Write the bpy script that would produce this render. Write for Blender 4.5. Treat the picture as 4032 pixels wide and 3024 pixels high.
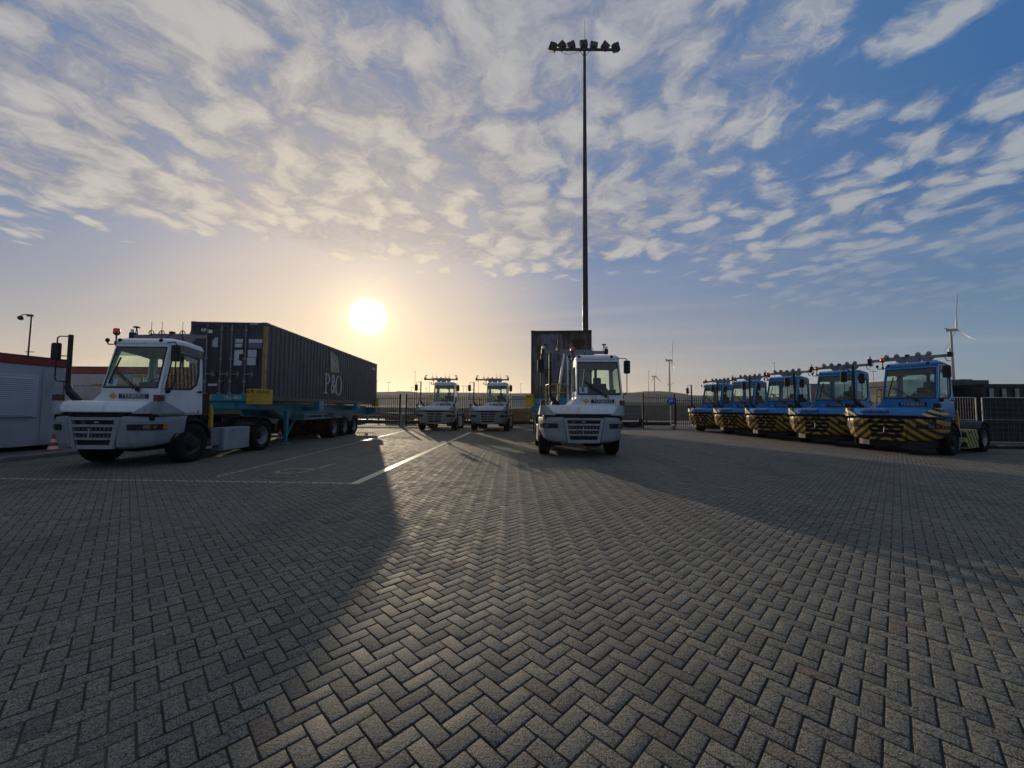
import bpy, bmesh, math, random
import numpy as np
from math import sin, cos, pi, radians as R
from mathutils import Matrix, Vector
random.seed(7); rng = np.random.default_rng(11)
sc = bpy.context.scene
for o in list(bpy.data.objects): bpy.data.objects.remove(o)
col = sc.collection

# ------------------------------------------------------------------ camera
CAMH = 1.45
PITCH, ROLL = R(3.0), R(.4)
cam = bpy.data.cameras.new('camera'); camo = bpy.data.objects.new('camera', cam); col.objects.link(camo)
cam.sensor_width = 36; cam.lens = 1514/4032*36; cam.shift_y = .00413
cam.clip_start = .05; cam.clip_end = 20000
camo.matrix_world = Matrix.Translation((0, 0, CAMH)) @ Matrix.Rotation(pi/2+PITCH, 4, 'X') @ Matrix.Rotation(ROLL, 4, 'Z')
sc.camera = camo
sc.view_settings.view_transform = 'Standard'; sc.view_settings.look = 'None'
sc.view_settings.exposure = 0.0; sc.view_settings.gamma = 1
SUN = Vector((-.3463, .9130, .2156)).normalized()

# ------------------------------------------------------------------ node helper
class NT:
    def __init__(s, tree): s.t = tree; s.n = tree.nodes; s.l = tree.links
    def new(s, typ, **kw):
        n = s.n.new(typ)
        for k, v in kw.items(): setattr(n, k, v)
        return n
    def put(s, sock, v):
        if v is None: return
        if isinstance(v, bpy.types.NodeSocket): s.l.new(v, sock)
        else:
            try: sock.default_value = v
            except Exception:
                if isinstance(v, (int, float)): sock.default_value = (v, v, v)
                elif len(v) == 3: sock.default_value = (*v, 1)
                else: sock.default_value = v[:3]
    def m(s, op, a, b=None, c=None, clamp=False):
        n = s.new('ShaderNodeMath', operation=op, use_clamp=clamp)
        s.put(n.inputs[0], a); s.put(n.inputs[1], b); s.put(n.inputs[2], c); return n.outputs[0]
    def vm(s, op, a, b=None):
        n = s.new('ShaderNodeVectorMath', operation=op)
        s.put(n.inputs[0], a); s.put(n.inputs[1], b)
        return n.outputs['Value'] if op in ('DOT_PRODUCT', 'LENGTH', 'DISTANCE') else n.outputs[0]
    def ramp(s, x, a, b, lo=0., hi=1., smooth=True):
        n = s.new('ShaderNodeMapRange', interpolation_type='SMOOTHSTEP' if smooth else 'LINEAR'); n.clamp = True
        s.put(n.inputs[0], x); s.put(n.inputs[1], a); s.put(n.inputs[2], b); s.put(n.inputs[3], lo); s.put(n.inputs[4], hi); return n.outputs[0]
    def mix(s, f, a, b, mode='MIX'):
        n = s.new('ShaderNodeMix', data_type='RGBA', blend_type=mode); n.clamp_factor = True
        s.put(n.inputs[0], f); s.put(n.inputs[6], a); s.put(n.inputs[7], b); return n.outputs[2]
    def noise(s, v, scale, detail=4, rough=.55, dist=0, out=0):
        n = s.new('ShaderNodeTexNoise'); s.put(n.inputs['Vector'], v)
        s.put(n.inputs['Scale'], scale); s.put(n.inputs['Detail'], detail); s.put(n.inputs['Roughness'], rough); s.put(n.inputs['Distortion'], dist)
        return n.outputs[out]
    def sep(s, v):
        n = s.new('ShaderNodeSeparateXYZ'); s.put(n.inputs[0], v); return n.outputs
    def comb(s, x, y, z=0.):
        n = s.new('ShaderNodeCombineXYZ'); s.put(n.inputs[0], x); s.put(n.inputs[1], y); s.put(n.inputs[2], z); return n.outputs[0]

# ------------------------------------------------------------------ world: Nishita sky, thin haze by the sun, altocumulus and cirrus
SKY = .12
w = bpy.data.worlds.new('World'); sc.world = w; w.use_nodes = True
t = NT(w.node_tree); bg = w.node_tree.nodes['Background']
sky = t.new('ShaderNodeTexSky', sky_type='NISHITA'); sky.sun_disc = False
sky.sun_elevation = math.asin(SUN.z); sky.sun_rotation = math.atan2(SUN.x, SUN.y)
sky.air_density = 1.0; sky.dust_density = .6; sky.ozone_density = 2.2
tc = t.new('ShaderNodeTexCoord'); D = t.vm('NORMALIZE', tc.outputs['Generated'])
dx, dy, dz = t.sep(D)[0], t.sep(D)[1], t.sep(D)[2]
sd = t.vm('DOT_PRODUCT', D, tuple(SUN))
ang = t.m('MULTIPLY', t.m('ARCCOSINE', t.m('MINIMUM', sd, .999999)), 180/pi)
up = t.m('MAXIMUM', dz, 0.)
K = 1/SKY
def C(r, g, b): return (r*K, g*K, b*K, 1)
# sky colour: nishita blended with the hazy air colours (deep blue overhead right, grey-lavender toward the sun, gold low down)
base = t.mix(1., sky.outputs[0], (.62, .80, 1.10, 1), 'MULTIPLY')
hi = t.mix(t.ramp(ang, 9, 34), C(.50, .455, .46), C(.105, .200, .385))
hi = t.mix(t.ramp(ang, 38, 88), hi, C(.006, .110, .32))
base = t.mix(.95, base, hi)
back = t.ramp(dy, .1, -.5)
base = t.mix(t.m('MULTIPLY', back, .8), base, C(.13, .21, .36))
hz = t.m('POWER', t.m('SUBTRACT', 1., t.ramp(up, 0, .44, smooth=False)), 2.0)
hcol = t.mix(t.ramp(ang, 6, 38), C(.86, .56, .20), C(.60, .50, .35))
hcol = t.mix(t.ramp(ang, 34, 84), hcol, C(.255, .385, .43))
hcol = t.mix(back, hcol, C(.22, .28, .35))
base = t.mix(t.m('MULTIPLY', hz, .93), base, hcol)
# cirrus streaks low on the sky
pl = t.m('ADD', up, .05)
px_, py_ = t.m('DIVIDE', dx, pl), t.m('DIVIDE', dy, pl)
ci = t.noise(t.comb(t.m('MULTIPLY', px_, .16), t.m('ADD', t.m('MULTIPLY', py_, 1.1), t.m('MULTIPLY', px_, .35))), 1.0, 4, .5, .25)
cim = t.m('MULTIPLY', t.ramp(ci, .45, .72), t.m('MULTIPLY', t.ramp(up, .02, .10), t.ramp(up, .44, .24)))
base = t.mix(t.m('MULTIPLY', cim, .30), base, t.mix(t.ramp(ang, 10, 70), C(.66, .56, .45), C(.36, .42, .50)))
# altocumulus field
q = R(12)
rx_ = t.m('SUBTRACT', t.m('MULTIPLY', px_, cos(q)), t.m('MULTIPLY', py_, sin(q)))
ry_ = t.m('ADD', t.m('MULTIPLY', px_, sin(q)), t.m('MULTIPLY', py_, cos(q)))
cv = t.comb(rx_, t.m('MULTIPLY', ry_, .98), 5.3)
wv = t.noise(cv, 3.4, 5, .55, 0, 1)
cvw = t.vm('ADD', cv, t.vm('MULTIPLY', t.vm('SUBTRACT', wv, (.5, .5, .5)), (.34, .30, 0)))
vo = t.new('ShaderNodeTexVoronoi', feature='SMOOTH_F1'); t.put(vo.inputs['Vector'], cvw); vo.inputs['Scale'].default_value = 7.0; vo.inputs['Smoothness'].default_value = .45
cell = t.ramp(vo.outputs['Distance'], .62, .10, smooth=False)
n1 = t.noise(cvw, 5.8, 10, .66)
n2 = t.noise(t.vm('ADD', cvw, (4.1, 1.2, 0)), 1.15, 2, .5)
n3 = t.noise(t.vm('ADD', cvw, (1.1, 7.2, 0)), 17., 8, .70)
dens = t.m('ADD', t.m('ADD', t.m('MULTIPLY', n1, .52), t.m('MULTIPLY', n2, .34)), t.m('ADD', t.m('MULTIPLY', n3, .17), t.m('MULTIPLY', cell, .26)))
cover = t.m('ADD', t.m('MULTIPLY', t.ramp(px_, -.1, 1.2), .085), t.m('MULTIPLY', t.m('MULTIPLY', t.ramp(px_, .75, 1.5), t.ramp(py_, 1.3, .7)), .12))
edge = t.ramp(t.m('ADD', t.m('SUBTRACT', py_, t.ramp(px_, .6, 2.4, 0, .9)), t.m('ADD', t.m('MULTIPLY', px_, .10), t.m('MULTIPLY', t.ramp(px_, -.4, -2.2), .95))), 1.95, 2.9, 0, .37)
th = t.m('ADD', .436, t.m('ADD', cover, edge))
df_ = t.m('SUBTRACT', dens, th)
cl = t.m('MULTIPLY', t.ramp(df_, -.055, .15), t.ramp(t.m('ADD', px_, py_), 4.8, 2.9, .28, 1.))
lit = t.ramp(t.m('ADD', t.m('MULTIPLY', n3, .60), t.m('ADD', t.m('MULTIPLY', n1, .70), t.m('MULTIPLY', cell, .34))), .53, 1.0)
c_sh = t.mix(t.ramp(ang, 15, 60), C(.30, .29, .33), C(.165, .215, .33))
c_lt = t.mix(t.ramp(ang, 12, 45), C(.63, .575, .49), C(.445, .45, .465))
c_lt = t.mix(t.ramp(ang, 45, 85), c_lt, C(.35, .395, .44))
ccol = t.mix(lit, c_sh, c_lt)
ccol = t.mix(back, ccol, C(.24, .27, .33))
base = t.mix(t.m('MULTIPLY', cl, t.ramp(up, .10, .24, 0, .92)), base, ccol)
# aureole round the sun
g1 = t.m('POWER', 2.718, t.m('MULTIPLY', ang, -1/3.6)); g2 = t.m('POWER', 2.718, t.m('MULTIPLY', ang, -1/13.)); g3 = t.ramp(ang, 2.9, 1.1)
base = t.mix(1., base, t.mix(1., C(.95, .68, .30), t.comb(g1, g1, g1), 'MULTIPLY'), 'ADD')
base = t.mix(1., base, t.mix(1., C(.13, .085, .03), t.comb(g2, g2, g2), 'MULTIPLY'), 'ADD')
base = t.mix(1., base, t.mix(1., C(2.2, 1.9, 1.5), t.comb(g3, g3, g3), 'MULTIPLY'), 'ADD')
t.put(bg.inputs[0], base); bg.inputs[1].default_value = SKY

sl = bpy.data.lights.new('sun', 'SUN'); so = bpy.data.objects.new('sun', sl); col.objects.link(so)
sl.energy = 3.4; sl.angle = R(.5); sl.color = (1., .80, .56)
SUNL = Vector((-.3400, .9170, .1900)).normalized()
so.rotation_euler = SUNL.to_track_quat('Z', 'Y').to_euler()

# ------------------------------------------------------------------ materials
MATS = {}
def mat(name, c, rough=.5, metal=0., var=.12, scale=6., spec=.5, bump=0., dirt=None, coat=0.):
    """painted / plain surface with mild procedural variation, all in object space"""
    if name in MATS: return MATS[name]
    m = bpy.data.materials.new(name); m.use_nodes = True; t = NT(m.node_tree); b = t.n['Principled BSDF']
    tc = t.new('ShaderNodeTexCoord').outputs['Object']
    ob0 = t.new('ShaderNodeObjectInfo'); sh0 = t.m('MULTIPLY', ob0.outputs['Random'], 37.)
    tc = t.vm('ADD', tc, t.comb(sh0, sh0, sh0))
    n = t.noise(tc, scale, 5, .6)
    d = t.mix(t.ramp(n, .3, .7), tuple(x*(1-var) for x in c), tuple(min(1, x*(1+var)) for x in c))
    if dirt:
        d = t.mix(t.ramp(t.noise(t.vm('MULTIPLY', tc, (1, 1, .35)), scale*1.7, 6, .65), .54, .72, 0, dirt[3]), d, tuple(dirt[:3]))
    ob = t.new('ShaderNodeObjectInfo'); rv = t.ramp(ob.outputs['Random'], 0, 1, .90, 1.08, smooth=False)
    d = t.mix(1., d, t.comb(rv, rv, rv), 'MULTIPLY')
    t.put(b.inputs['Base Color'], d)
    t.put(b.inputs['Roughness'], t.ramp(t.noise(tc, scale*3, 4), .3, .7, max(.02, rough-.09), min(1, rough+.09)))
    b.inputs['Metallic'].default_value = metal; b.inputs['Specular IOR Level'].default_value = spec
    if coat: b.inputs['Coat Weight'].default_value = coat; b.inputs['Coat Roughness'].default_value = .12
    if bump:
        bn = t.new('ShaderNodeBump'); bn.inputs['Strength'].default_value = bump; bn.inputs['Distance'].default_value = .01
        t.put(bn.inputs['Height'], t.noise(tc, scale*8, 4)); t.l.new(bn.outputs[0], b.inputs['Normal'])
    MATS[name] = m; return m
DIRT = (.12, .10, .08, .35)
white = mat('white_paint', (.70, .73, .76), .34, var=.06, scale=2.2, dirt=(.27, .25, .22, .5), coat=.3)
bgrey = mat('grey_bumper_plastic', (.26, .295, .32), .5, var=.1, scale=3, dirt=(.12, .11, .10, .6), bump=.2)
bluep = mat('blue_paint', (.006, .165, .47), .32, var=.08, scale=2.2, coat=.3, dirt=(.025, .09, .18, .45))
blackp = mat('black_plastic', (.009, .009, .010), .5, var=.25, spec=.35)
chas = mat('dark_chassis_steel', (.011, .011, .012), .65, var=.3, scale=4, spec=.25)
steel = mat('galvanised_steel', (.42, .43, .44), .4, .7, var=.15)
graym = mat('grey_beam_paint', (.17, .175, .19), .45, var=.12)
tyre_m = mat('tyre_rubber', (.008, .008, .0085), .85, var=.25, scale=10, bump=.3, spec=.2)
rim_m = mat('rim_paint', (.20, .215, .235), .4, .3, var=.2)
rim_d = mat('dark_rim_paint', (.022, .024, .026), .5, .2, var=.3)
teal = mat('teal_trailer_paint', (.012, .25, .36), .4, var=.14, scale=2, dirt=(.03, .10, .13, .5))
yellow = mat('yellow_paint', (.60, .36, .025), .45, var=.12, scale=3, dirt=(.2, .14, .05, .35))
ochre = mat('ochre_post_paint', (.30, .19, .055), .55, var=.2, scale=3, dirt=(.15, .08, .04, .5))
orange = mat('orange_lens', (.75, .10, .015), .25, var=.05)
amber = mat('amber_lens', (.55, .20, .02), .2, var=.05)
redl = mat('red_lens', (.35, .015, .012), .25, var=.05)
clear = mat('clear_lamp_lens', (.45, .47, .5), .12, .3, var=.1)
whitepl = mat('white_sensor_plastic', (.75, .75, .77), .3, var=.04)
fabric = mat('seat_fabric', (.03, .032, .036), .85, var=.3, scale=20)
greyint = mat('cab_interior_trim', (.05, .052, .055), .7, var=.15)
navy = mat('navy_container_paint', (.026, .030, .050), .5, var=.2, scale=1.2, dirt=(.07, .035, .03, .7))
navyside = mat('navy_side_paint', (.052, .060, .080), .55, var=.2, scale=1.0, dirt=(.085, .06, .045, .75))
rustc = mat('rusty_grey_paint', (.145, .15, .165), .6, var=.18, scale=1.1)
darkfr = mat('rusted_dark_frame', (.04, .028, .024), .7, var=.35, scale=3)
lockm = mat('lock_rod_steel', (.24, .24, .25), .5, .4, var=.2)
paper = mat('placard_white', (.50, .53, .58), .6, var=.05)
paperg = mat('placard_grey', (.14, .17, .25), .6, var=.1)
letterw = mat('faded_white_lettering', (.42, .42, .42), .6, var=.12, scale=3)
navyink = mat('navy_ink', (.01, .015, .07), .5, var=.05)
silver = mat('silver_lettering', (.40, .41, .43), .35, .5, var=.08)
cabinw = mat('cabin_wall_white', (.42, .44, .47), .5, var=.08, scale=1.5, dirt=(.22, .20, .19, .55))
cabinr = mat('cabin_red_trim', (.26, .022, .018), .5, var=.2)
shutter = mat('cabin_shutter', (.46, .49, .54), .45, var=.05)
concrete = mat('concrete', (.17, .165, .155), .8, var=.2, scale=3, bump=.4, dirt=(.10, .10, .09, .5))
darkcont = mat('dark_container_paint', (.018, .020, .026), .5, var=.25)
palestripe = mat('lit_rib_tone', (.28, .28, .28), .6, var=.15)  # pale tone that puts light on the dark container's upper ribs into colour
conered = mat('cone_red', (.55, .03, .015), .5, var=.08)
conewhite = mat('cone_white', (.7, .7, .7), .5, var=.05)
turb = mat('turbine_pale_grey', (.20, .20, .23), .5, var=.04, scale=.1)
polem = mat('mast_dark_steel', (.018, .019, .024), .5, .3, var=.25, scale=1)
signblue = mat('sign_blue', (.01, .10, .55), .35, var=.05)
fencem = mat('fence_dark_paint', (.018, .020, .021), .75, var=.2, spec=.2)
hill_m = mat('dune_ground', (.17, .155, .13), .95, var=.25, scale=.02)
soil_m = mat('embankment_soil', (.032, .031, .026), .95, var=.3, scale=.3)
shadecl = mat('shade_cloth', (.018, .018, .019), .9, var=.2, scale=4)
beigew = mat('beige_wall', (.30, .28, .24), .75, var=.08, scale=1)
sheet_m = mat('grey_cladding', (.36, .37, .38), .6, var=.08, scale=.3)

def glass_mat(name, tint, rough=.03, f0=.05):
    m = bpy.data.materials.new(name); m.use_nodes = True; t = NT(m.node_tree); t.n.remove(t.n['Principled BSDF'])
    out = t.n['Material Output']
    tr = t.new('ShaderNodeBsdfTransparent'); tc = t.new('ShaderNodeTexCoord').outputs['Object']
    g = t.new('ShaderNodeBsdfGlossy'); g.inputs['Roughness'].default_value = rough
    nz = t.noise(tc, 2.3, 4)
    t.put(tr.inputs[0], t.mix(t.ramp(nz, .35, .7), tuple(tint), tuple(x*.86 for x in tint)))
    gg = t.new('ShaderNodeNewGeometry'); cs_ = t.m('ABSOLUTE', t.vm('DOT_PRODUCT', gg.outputs['Incoming'], gg.outputs['Normal']))
    sch = t.m('ADD', f0, t.m('MULTIPLY', t.m('POWER', t.m('SUBTRACT', 1., cs_), 5.), 1-f0))
    df = t.new('ShaderNodeBsdfDiffuse'); df.inputs[0].default_value = (.45, .55, .50, 1)
    m0 = t.new('ShaderNodeMixShader'); t.put(m0.inputs[0], t.ramp(nz, .4, .75, .01, .07)); t.l.new(tr.outputs[0], m0.inputs[1]); t.l.new(df.outputs[0], m0.inputs[2])
    m1 = t.new('ShaderNodeMixShader'); t.put(m1.inputs[0], sch); t.l.new(m0.outputs[0], m1.inputs[1]); t.l.new(g.outputs[0], m1.inputs[2])
    t.l.new(m1.outputs[0], out.inputs[0]); return m
glass = glass_mat('tinted_cab_glass', (.86, .97, .89))
glassr = glass_mat('reflective_door_glass', (.62, .78, .66), .02, .16)
glassd = glass_mat('dark_tinted_glass', (.30, .40, .36))
def misted_mat():
    m = bpy.data.materials.new('misted_glass'); m.use_nodes = True; t = NT(m.node_tree); t.n.remove(t.n['Principled BSDF'])
    out = t.n['Material Output']; tc = t.new('ShaderNodeTexCoord').outputs['Object']
    tr = t.new('ShaderNodeBsdfTransparent'); tr.inputs[0].default_value = (.82, .97, .90, 1)
    tl = t.new('ShaderNodeBsdfTranslucent'); tl.inputs[0].default_value = (.75, .90, .84, 1)
    ms = t.new('ShaderNodeMixShader'); t.put(ms.inputs[0], t.ramp(t.noise(tc, 1.7, 4), .30, .62, .35, .85))
    t.l.new(tr.outputs[0], ms.inputs[1]); t.l.new(tl.outputs[0], ms.inputs[2]); t.l.new(ms.outputs[0], out.inputs[0]); return m
misted = misted_mat()

def hazard_mat(name, period=.25, slope=1., chevron=True, axis=0, duty=.5, y=(.66, .40, .012)):
    m = bpy.data.materials.new(name); m.use_nodes = True; t = NT(m.node_tree); b = t.n['Principled BSDF']
    tc = t.new('ShaderNodeTexCoord').outputs['Object']; s = t.sep(tc)
    u = t.m('ABSOLUTE', s[0]) if chevron else s[axis]
    f = t.m('FRACT', t.m('DIVIDE', t.m('ADD', t.m('ADD', s[2], t.m('MULTIPLY', u, slope)), 20.03), period))
    k = t.m('LESS_THAN', f, duty)
    wear = t.ramp(t.noise(tc, 9, 5, .65), .58, .72, 0, .5)
    yc = t.mix(wear, y, (.25, .17, .04))
    t.put(b.inputs['Base Color'], t.mix(k, (.014, .014, .015, 1), yc)); b.inputs['Roughness'].default_value = .45
    return m
haz = hazard_mat('hazard_chevron_paint', .27, .9, y=(.36, .22, .012))
haz2 = hazard_mat('hazard_diagonal_paint', .17, .45, False, 0, .5, (.55, .46, .18))
haz3 = hazard_mat('hazard_side_paint', .19, 1.5, False, 1, .5)
haz5 = hazard_mat('hazard_box_paint', .34, 1.25, False, 1, .45, (.50, .40, .05))
haz4 = hazard_mat('hazard_small_paint', .16, -1.2, False, 0, .5)

def brickish(name, c1, c2, w_, h_):
    m = bpy.data.materials.new(name); m.use_nodes = True; t = NT(m.node_tree); b = t.n['Principled BSDF']
    tc = t.new('ShaderNodeTexCoord').outputs['Object']; s = t.sep(tc)
    br = t.new('ShaderNodeTexBrick'); t.put(br.inputs['Vector'], t.comb(s[0], s[2]))
    br.inputs['Scale'].default_value = 1; br.inputs['Brick Width'].default_value = w_; br.inputs['Row Height'].default_value = h_
    br.inputs['Mortar Size'].default_value = .012; br.inputs['Color1'].default_value = (*c1, 1); br.inputs['Color2'].default_value = (*[x*.86 for x in c1], 1); br.inputs['Mortar'].default_value = (*c2, 1)
    t.put(b.inputs['Base Color'], t.mix(t.ramp(t.noise(tc, 7, 6, .7), .45, .75, 0, .5), br.outputs[0], tuple(x*.6 for x in c1)))
    b.inputs['Roughness'].default_value = .85
    bn = t.new('ShaderNodeBump'); bn.inputs['Distance'].default_value = .01; bn.inputs['Strength'].default_value = .6
    t.put(bn.inputs['Height'], t.m('SUBTRACT', t.noise(tc, 40, 3), t.m('MULTIPLY', br.outputs[1], 1.))); t.l.new(bn.outputs[0], b.inputs['Normal'])
    return m
blockw = brickish('grey_block_wall', (.115, .115, .118), (.17, .17, .165), .78, .39)

# rusty end wall of the second container
def rust_mat():
    m = rustc; t = NT(m.node_tree); b = t.n['Principled BSDF']; tc = t.new('ShaderNodeTexCoord').outputs['Object']
    src = b.inputs['Base Color'].links[0].from_socket
    st = t.noise(t.vm('MULTIPLY', tc, (6.5, 6.5, .9)), 1, 6, .62)
    bl = t.noise(t.vm('MULTIPLY', tc, (1, 1, .6)), 1.7, 6, .6)
    k = t.m('MULTIPLY', t.ramp(st, .44, .54), t.ramp(bl, .40, .50))
    t.put(b.inputs['Base Color'], t.mix(t.m('MULTIPLY', k, .9), src, (.055, .028, .015, 1)))
rust_mat()

# ------------------------------------------------------------------ mesh builder
class MB:
    def __init__(s): s.v = []; s.f = []; s.sm = []
    def add(s, vs, fs, M=None, smooth=False):
        b = len(s.v)
        s.v += [tuple(M @ Vector(p)) if M else tuple(p) for p in vs]
        s.f += [tuple(i+b for i in f) for f in fs]; s.sm += [smooth]*len(fs); return s
    def box(s, x0, x1, y0, y1, z0, z1, M=None):
        x0, x1 = sorted((x0, x1)); y0, y1 = sorted((y0, y1)); z0, z1 = sorted((z0, z1))
        return s.add([(x0, y0, z0), (x1, y0, z0), (x1, y1, z0), (x0, y1, z0), (x0, y0, z1), (x1, y0, z1), (x1, y1, z1), (x0, y1, z1)],
                     [(0, 3, 2, 1), (4, 5, 6, 7), (0, 1, 5, 4), (1, 2, 6, 5), (2, 3, 7, 6), (3, 0, 4, 7)], M)
    def hexa(s, b, tp):      # bottom ring(ccw), top ring
        n = len(b); vs = list(b)+list(tp)
        return s.add(vs, [tuple(range(n-1, -1, -1)), tuple(range(n, 2*n))]+[(i, (i+1) % n, n+(i+1) % n, n+i) for i in range(n)])
    def prism(s, pts, axis, a, b):  # polygon extruded along axis; pts in the two other axes (order x,y,z minus axis)
        def P(p, c):
            return {0: (c, p[0], p[1]), 1: (p[0], c, p[1]), 2: (p[0], p[1], c)}[axis]
        return s.hexa([P(p, a) for p in pts], [P(p, b) for p in pts])
    def cyl(s, p0, p1, r0, r1=None, n=12, cap=True):
        r1 = r0 if r1 is None else r1
        p0, p1 = Vector(p0), Vector(p1); d = (p1-p0).normalized()
        a = d.orthogonal().normalized(); b = d.cross(a)
        vs = [p0+(a*cos(2*pi*i/n)+b*sin(2*pi*i/n))*r0 for i in range(n)]+[p1+(a*cos(2*pi*i/n)+b*sin(2*pi*i/n))*r1 for i in range(n)]
        s.add(vs, [(i, (i+1) % n, n+(i+1) % n, n+i) for i in range(n)], smooth=n > 6)
        if cap:
            s.add(vs[:n], [tuple(range(n-1, -1, -1))]); s.add(vs[n:], [tuple(range(n))])
        return s
    def tube(s, pts, r, n=8):
        for a, b in zip(pts, pts[1:]): s.cyl(a, b, r, r, n)
        for p in pts[1:-1]: s.ball(p, r*1.0, 6, 4)
        return s
    def bar(s, p0, p1, wx, wy):   # square bar
        p0, p1 = Vector(p0), Vector(p1); d = (p1-p0).normalized()
        a = Vector((1, 0, 0)) if abs(d.x) < .8 else Vector((0, 1, 0)); b = d.cross(a).normalized(); a = b.cross(d).normalized()
        q = [(-1, -1), (1, -1), (1, 1), (-1, 1)]
        return s.hexa([p0+a*i*wx/2+b*j*wy/2 for i, j in q], [p1+a*i*wx/2+b*j*wy/2 for i, j in q])
    def lathe(s, prof, axis='x', c=(0, 0, 0), n=32, smooth=True):   # prof: (r, h)
        vs = []
        for r, h in prof:
            for i in range(n):
                a = 2*pi*i/n
                p = {'x': (h, r*cos(a), r*sin(a)), 'z': (r*cos(a), r*sin(a), h), 'y': (r*sin(a), h, r*cos(a))}[axis]
                vs.append((p[0]+c[0], p[1]+c[1], p[2]+c[2]))
        fs = [(k*n+i, k*n+(i+1) % n, (k+1)*n+(i+1) % n, (k+1)*n+i) for k in range(len(prof)-1) for i in range(n)]
        return s.add(vs, fs, smooth=smooth)
    def ball(s, c, r, n=12, m=8, sz=1.):
        prof = [(max(1e-4, r*sin(pi*k/m)), -r*sz*cos(pi*k/m)) for k in range(m+1)]
        return s.lathe(prof, 'z', c, n)
    def ring(s, outer, inner):   # two polygons with equal counts
        n = len(outer); return s.add(list(outer)+list(inner), [(i, (i+1) % n, n+(i+1) % n, n+i) for i in range(n)])
    def poly(s, pts): return s.add(pts, [tuple(range(len(pts)))])
    def loft(s, rows, close=False):
        n = len(rows[0]); vs = [p for r in rows for p in r]
        return s.add(vs, [(k*n+i, k*n+i+1, (k+1)*n+i+1, (k+1)*n+i) for k in range(len(rows)-1) for i in range(n-1)])
def obj(name, mb, m, parent=None, bevel=0., solid=0., fixn=True, segs=2):
    me = bpy.data.meshes.new(name); me.from_pydata([tuple(v) for v in mb.v], [], mb.f)
    me.polygons.foreach_set('use_smooth', mb.sm); me.materials.append(m)
    if fixn:
        bm = bmesh.new(); bm.from_mesh(me); bmesh.ops.recalc_face_normals(bm, faces=bm.faces); bm.to_mesh(me); bm.free()
    me.update()
    o = bpy.data.objects.new(name, me); col.objects.link(o)
    if parent: o.parent = parent
    if solid:
        md = o.modifiers.new('solid', 'SOLIDIFY'); md.thickness = abs(solid); md.offset = -1 if solid > 0 else 1
    if bevel:
        md = o.modifiers.new('bevel', 'BEVEL'); md.width = bevel; md.segments = segs; md.limit_method = 'ANGLE'; md.angle_limit = R(35)
        md.harden_normals = False
    return o
def tag(o, label=None, cat=None, group=None, kind=None):
    for k, v in (('label', label), ('category', cat), ('group', group), ('kind', kind)):
        if v: o[k] = v
    return o
def thing(name, label, cat, loc=(0, 0, 0), rz=0., group=None):
    o = bpy.data.objects.new(name, None); o.empty_display_size = .3; col.objects.link(o)
    o.location = loc; o.rotation_euler = (0, 0, rz); return tag(o, label, cat, group)
def struct(name, mb, m, **k): return tag(obj(name, mb, m, **k), kind='structure')
def copy_tree(o, parent=None):
    c = o.copy(); col.objects.link(c); c.parent = parent
    for ch in list(o.children): copy_tree(ch, c)
    return c
def text(name, s, size, m, M, parent, shear=0., ext=.003, bold=0., xs=1.):
    cu = bpy.data.curves.new(name, 'FONT'); cu.body = s; cu.size = size; cu.shear = shear; cu.extrude = ext; cu.offset = bold
    cu.align_x = 'CENTER'; cu.align_y = 'CENTER'; cu.resolution_u = 3
    o = bpy.data.objects.new(name, cu); col.objects.link(o)
    dg = bpy.context.evaluated_depsgraph_get(); me = bpy.data.meshes.new_from_object(o.evaluated_get(dg)); me.name = name
    bpy.data.objects.remove(o); bpy.data.curves.remove(cu)
    me.transform(M @ Matrix.Diagonal((xs, 1, 1, 1))); me.materials.clear(); me.materials.append(m)
    o = bpy.data.objects.new(name, me); col.objects.link(o); o.parent = parent; return o
def face_front(x, y, z, tilt=0.):  # text facing -Y, reading along +X; tilt leans the top back (+y)
    return Matrix.Translation((x, y, z)) @ Matrix.Rotation(pi/2-tilt, 4, 'X')
def face_side(x, y, z):            # text on a +X facing wall, reading along +Y
    return Matrix.Translation((x, y, z)) @ Matrix.Rotation(pi/2, 4, 'Z') @ Matrix.Rotation(pi/2, 4, 'X')
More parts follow.
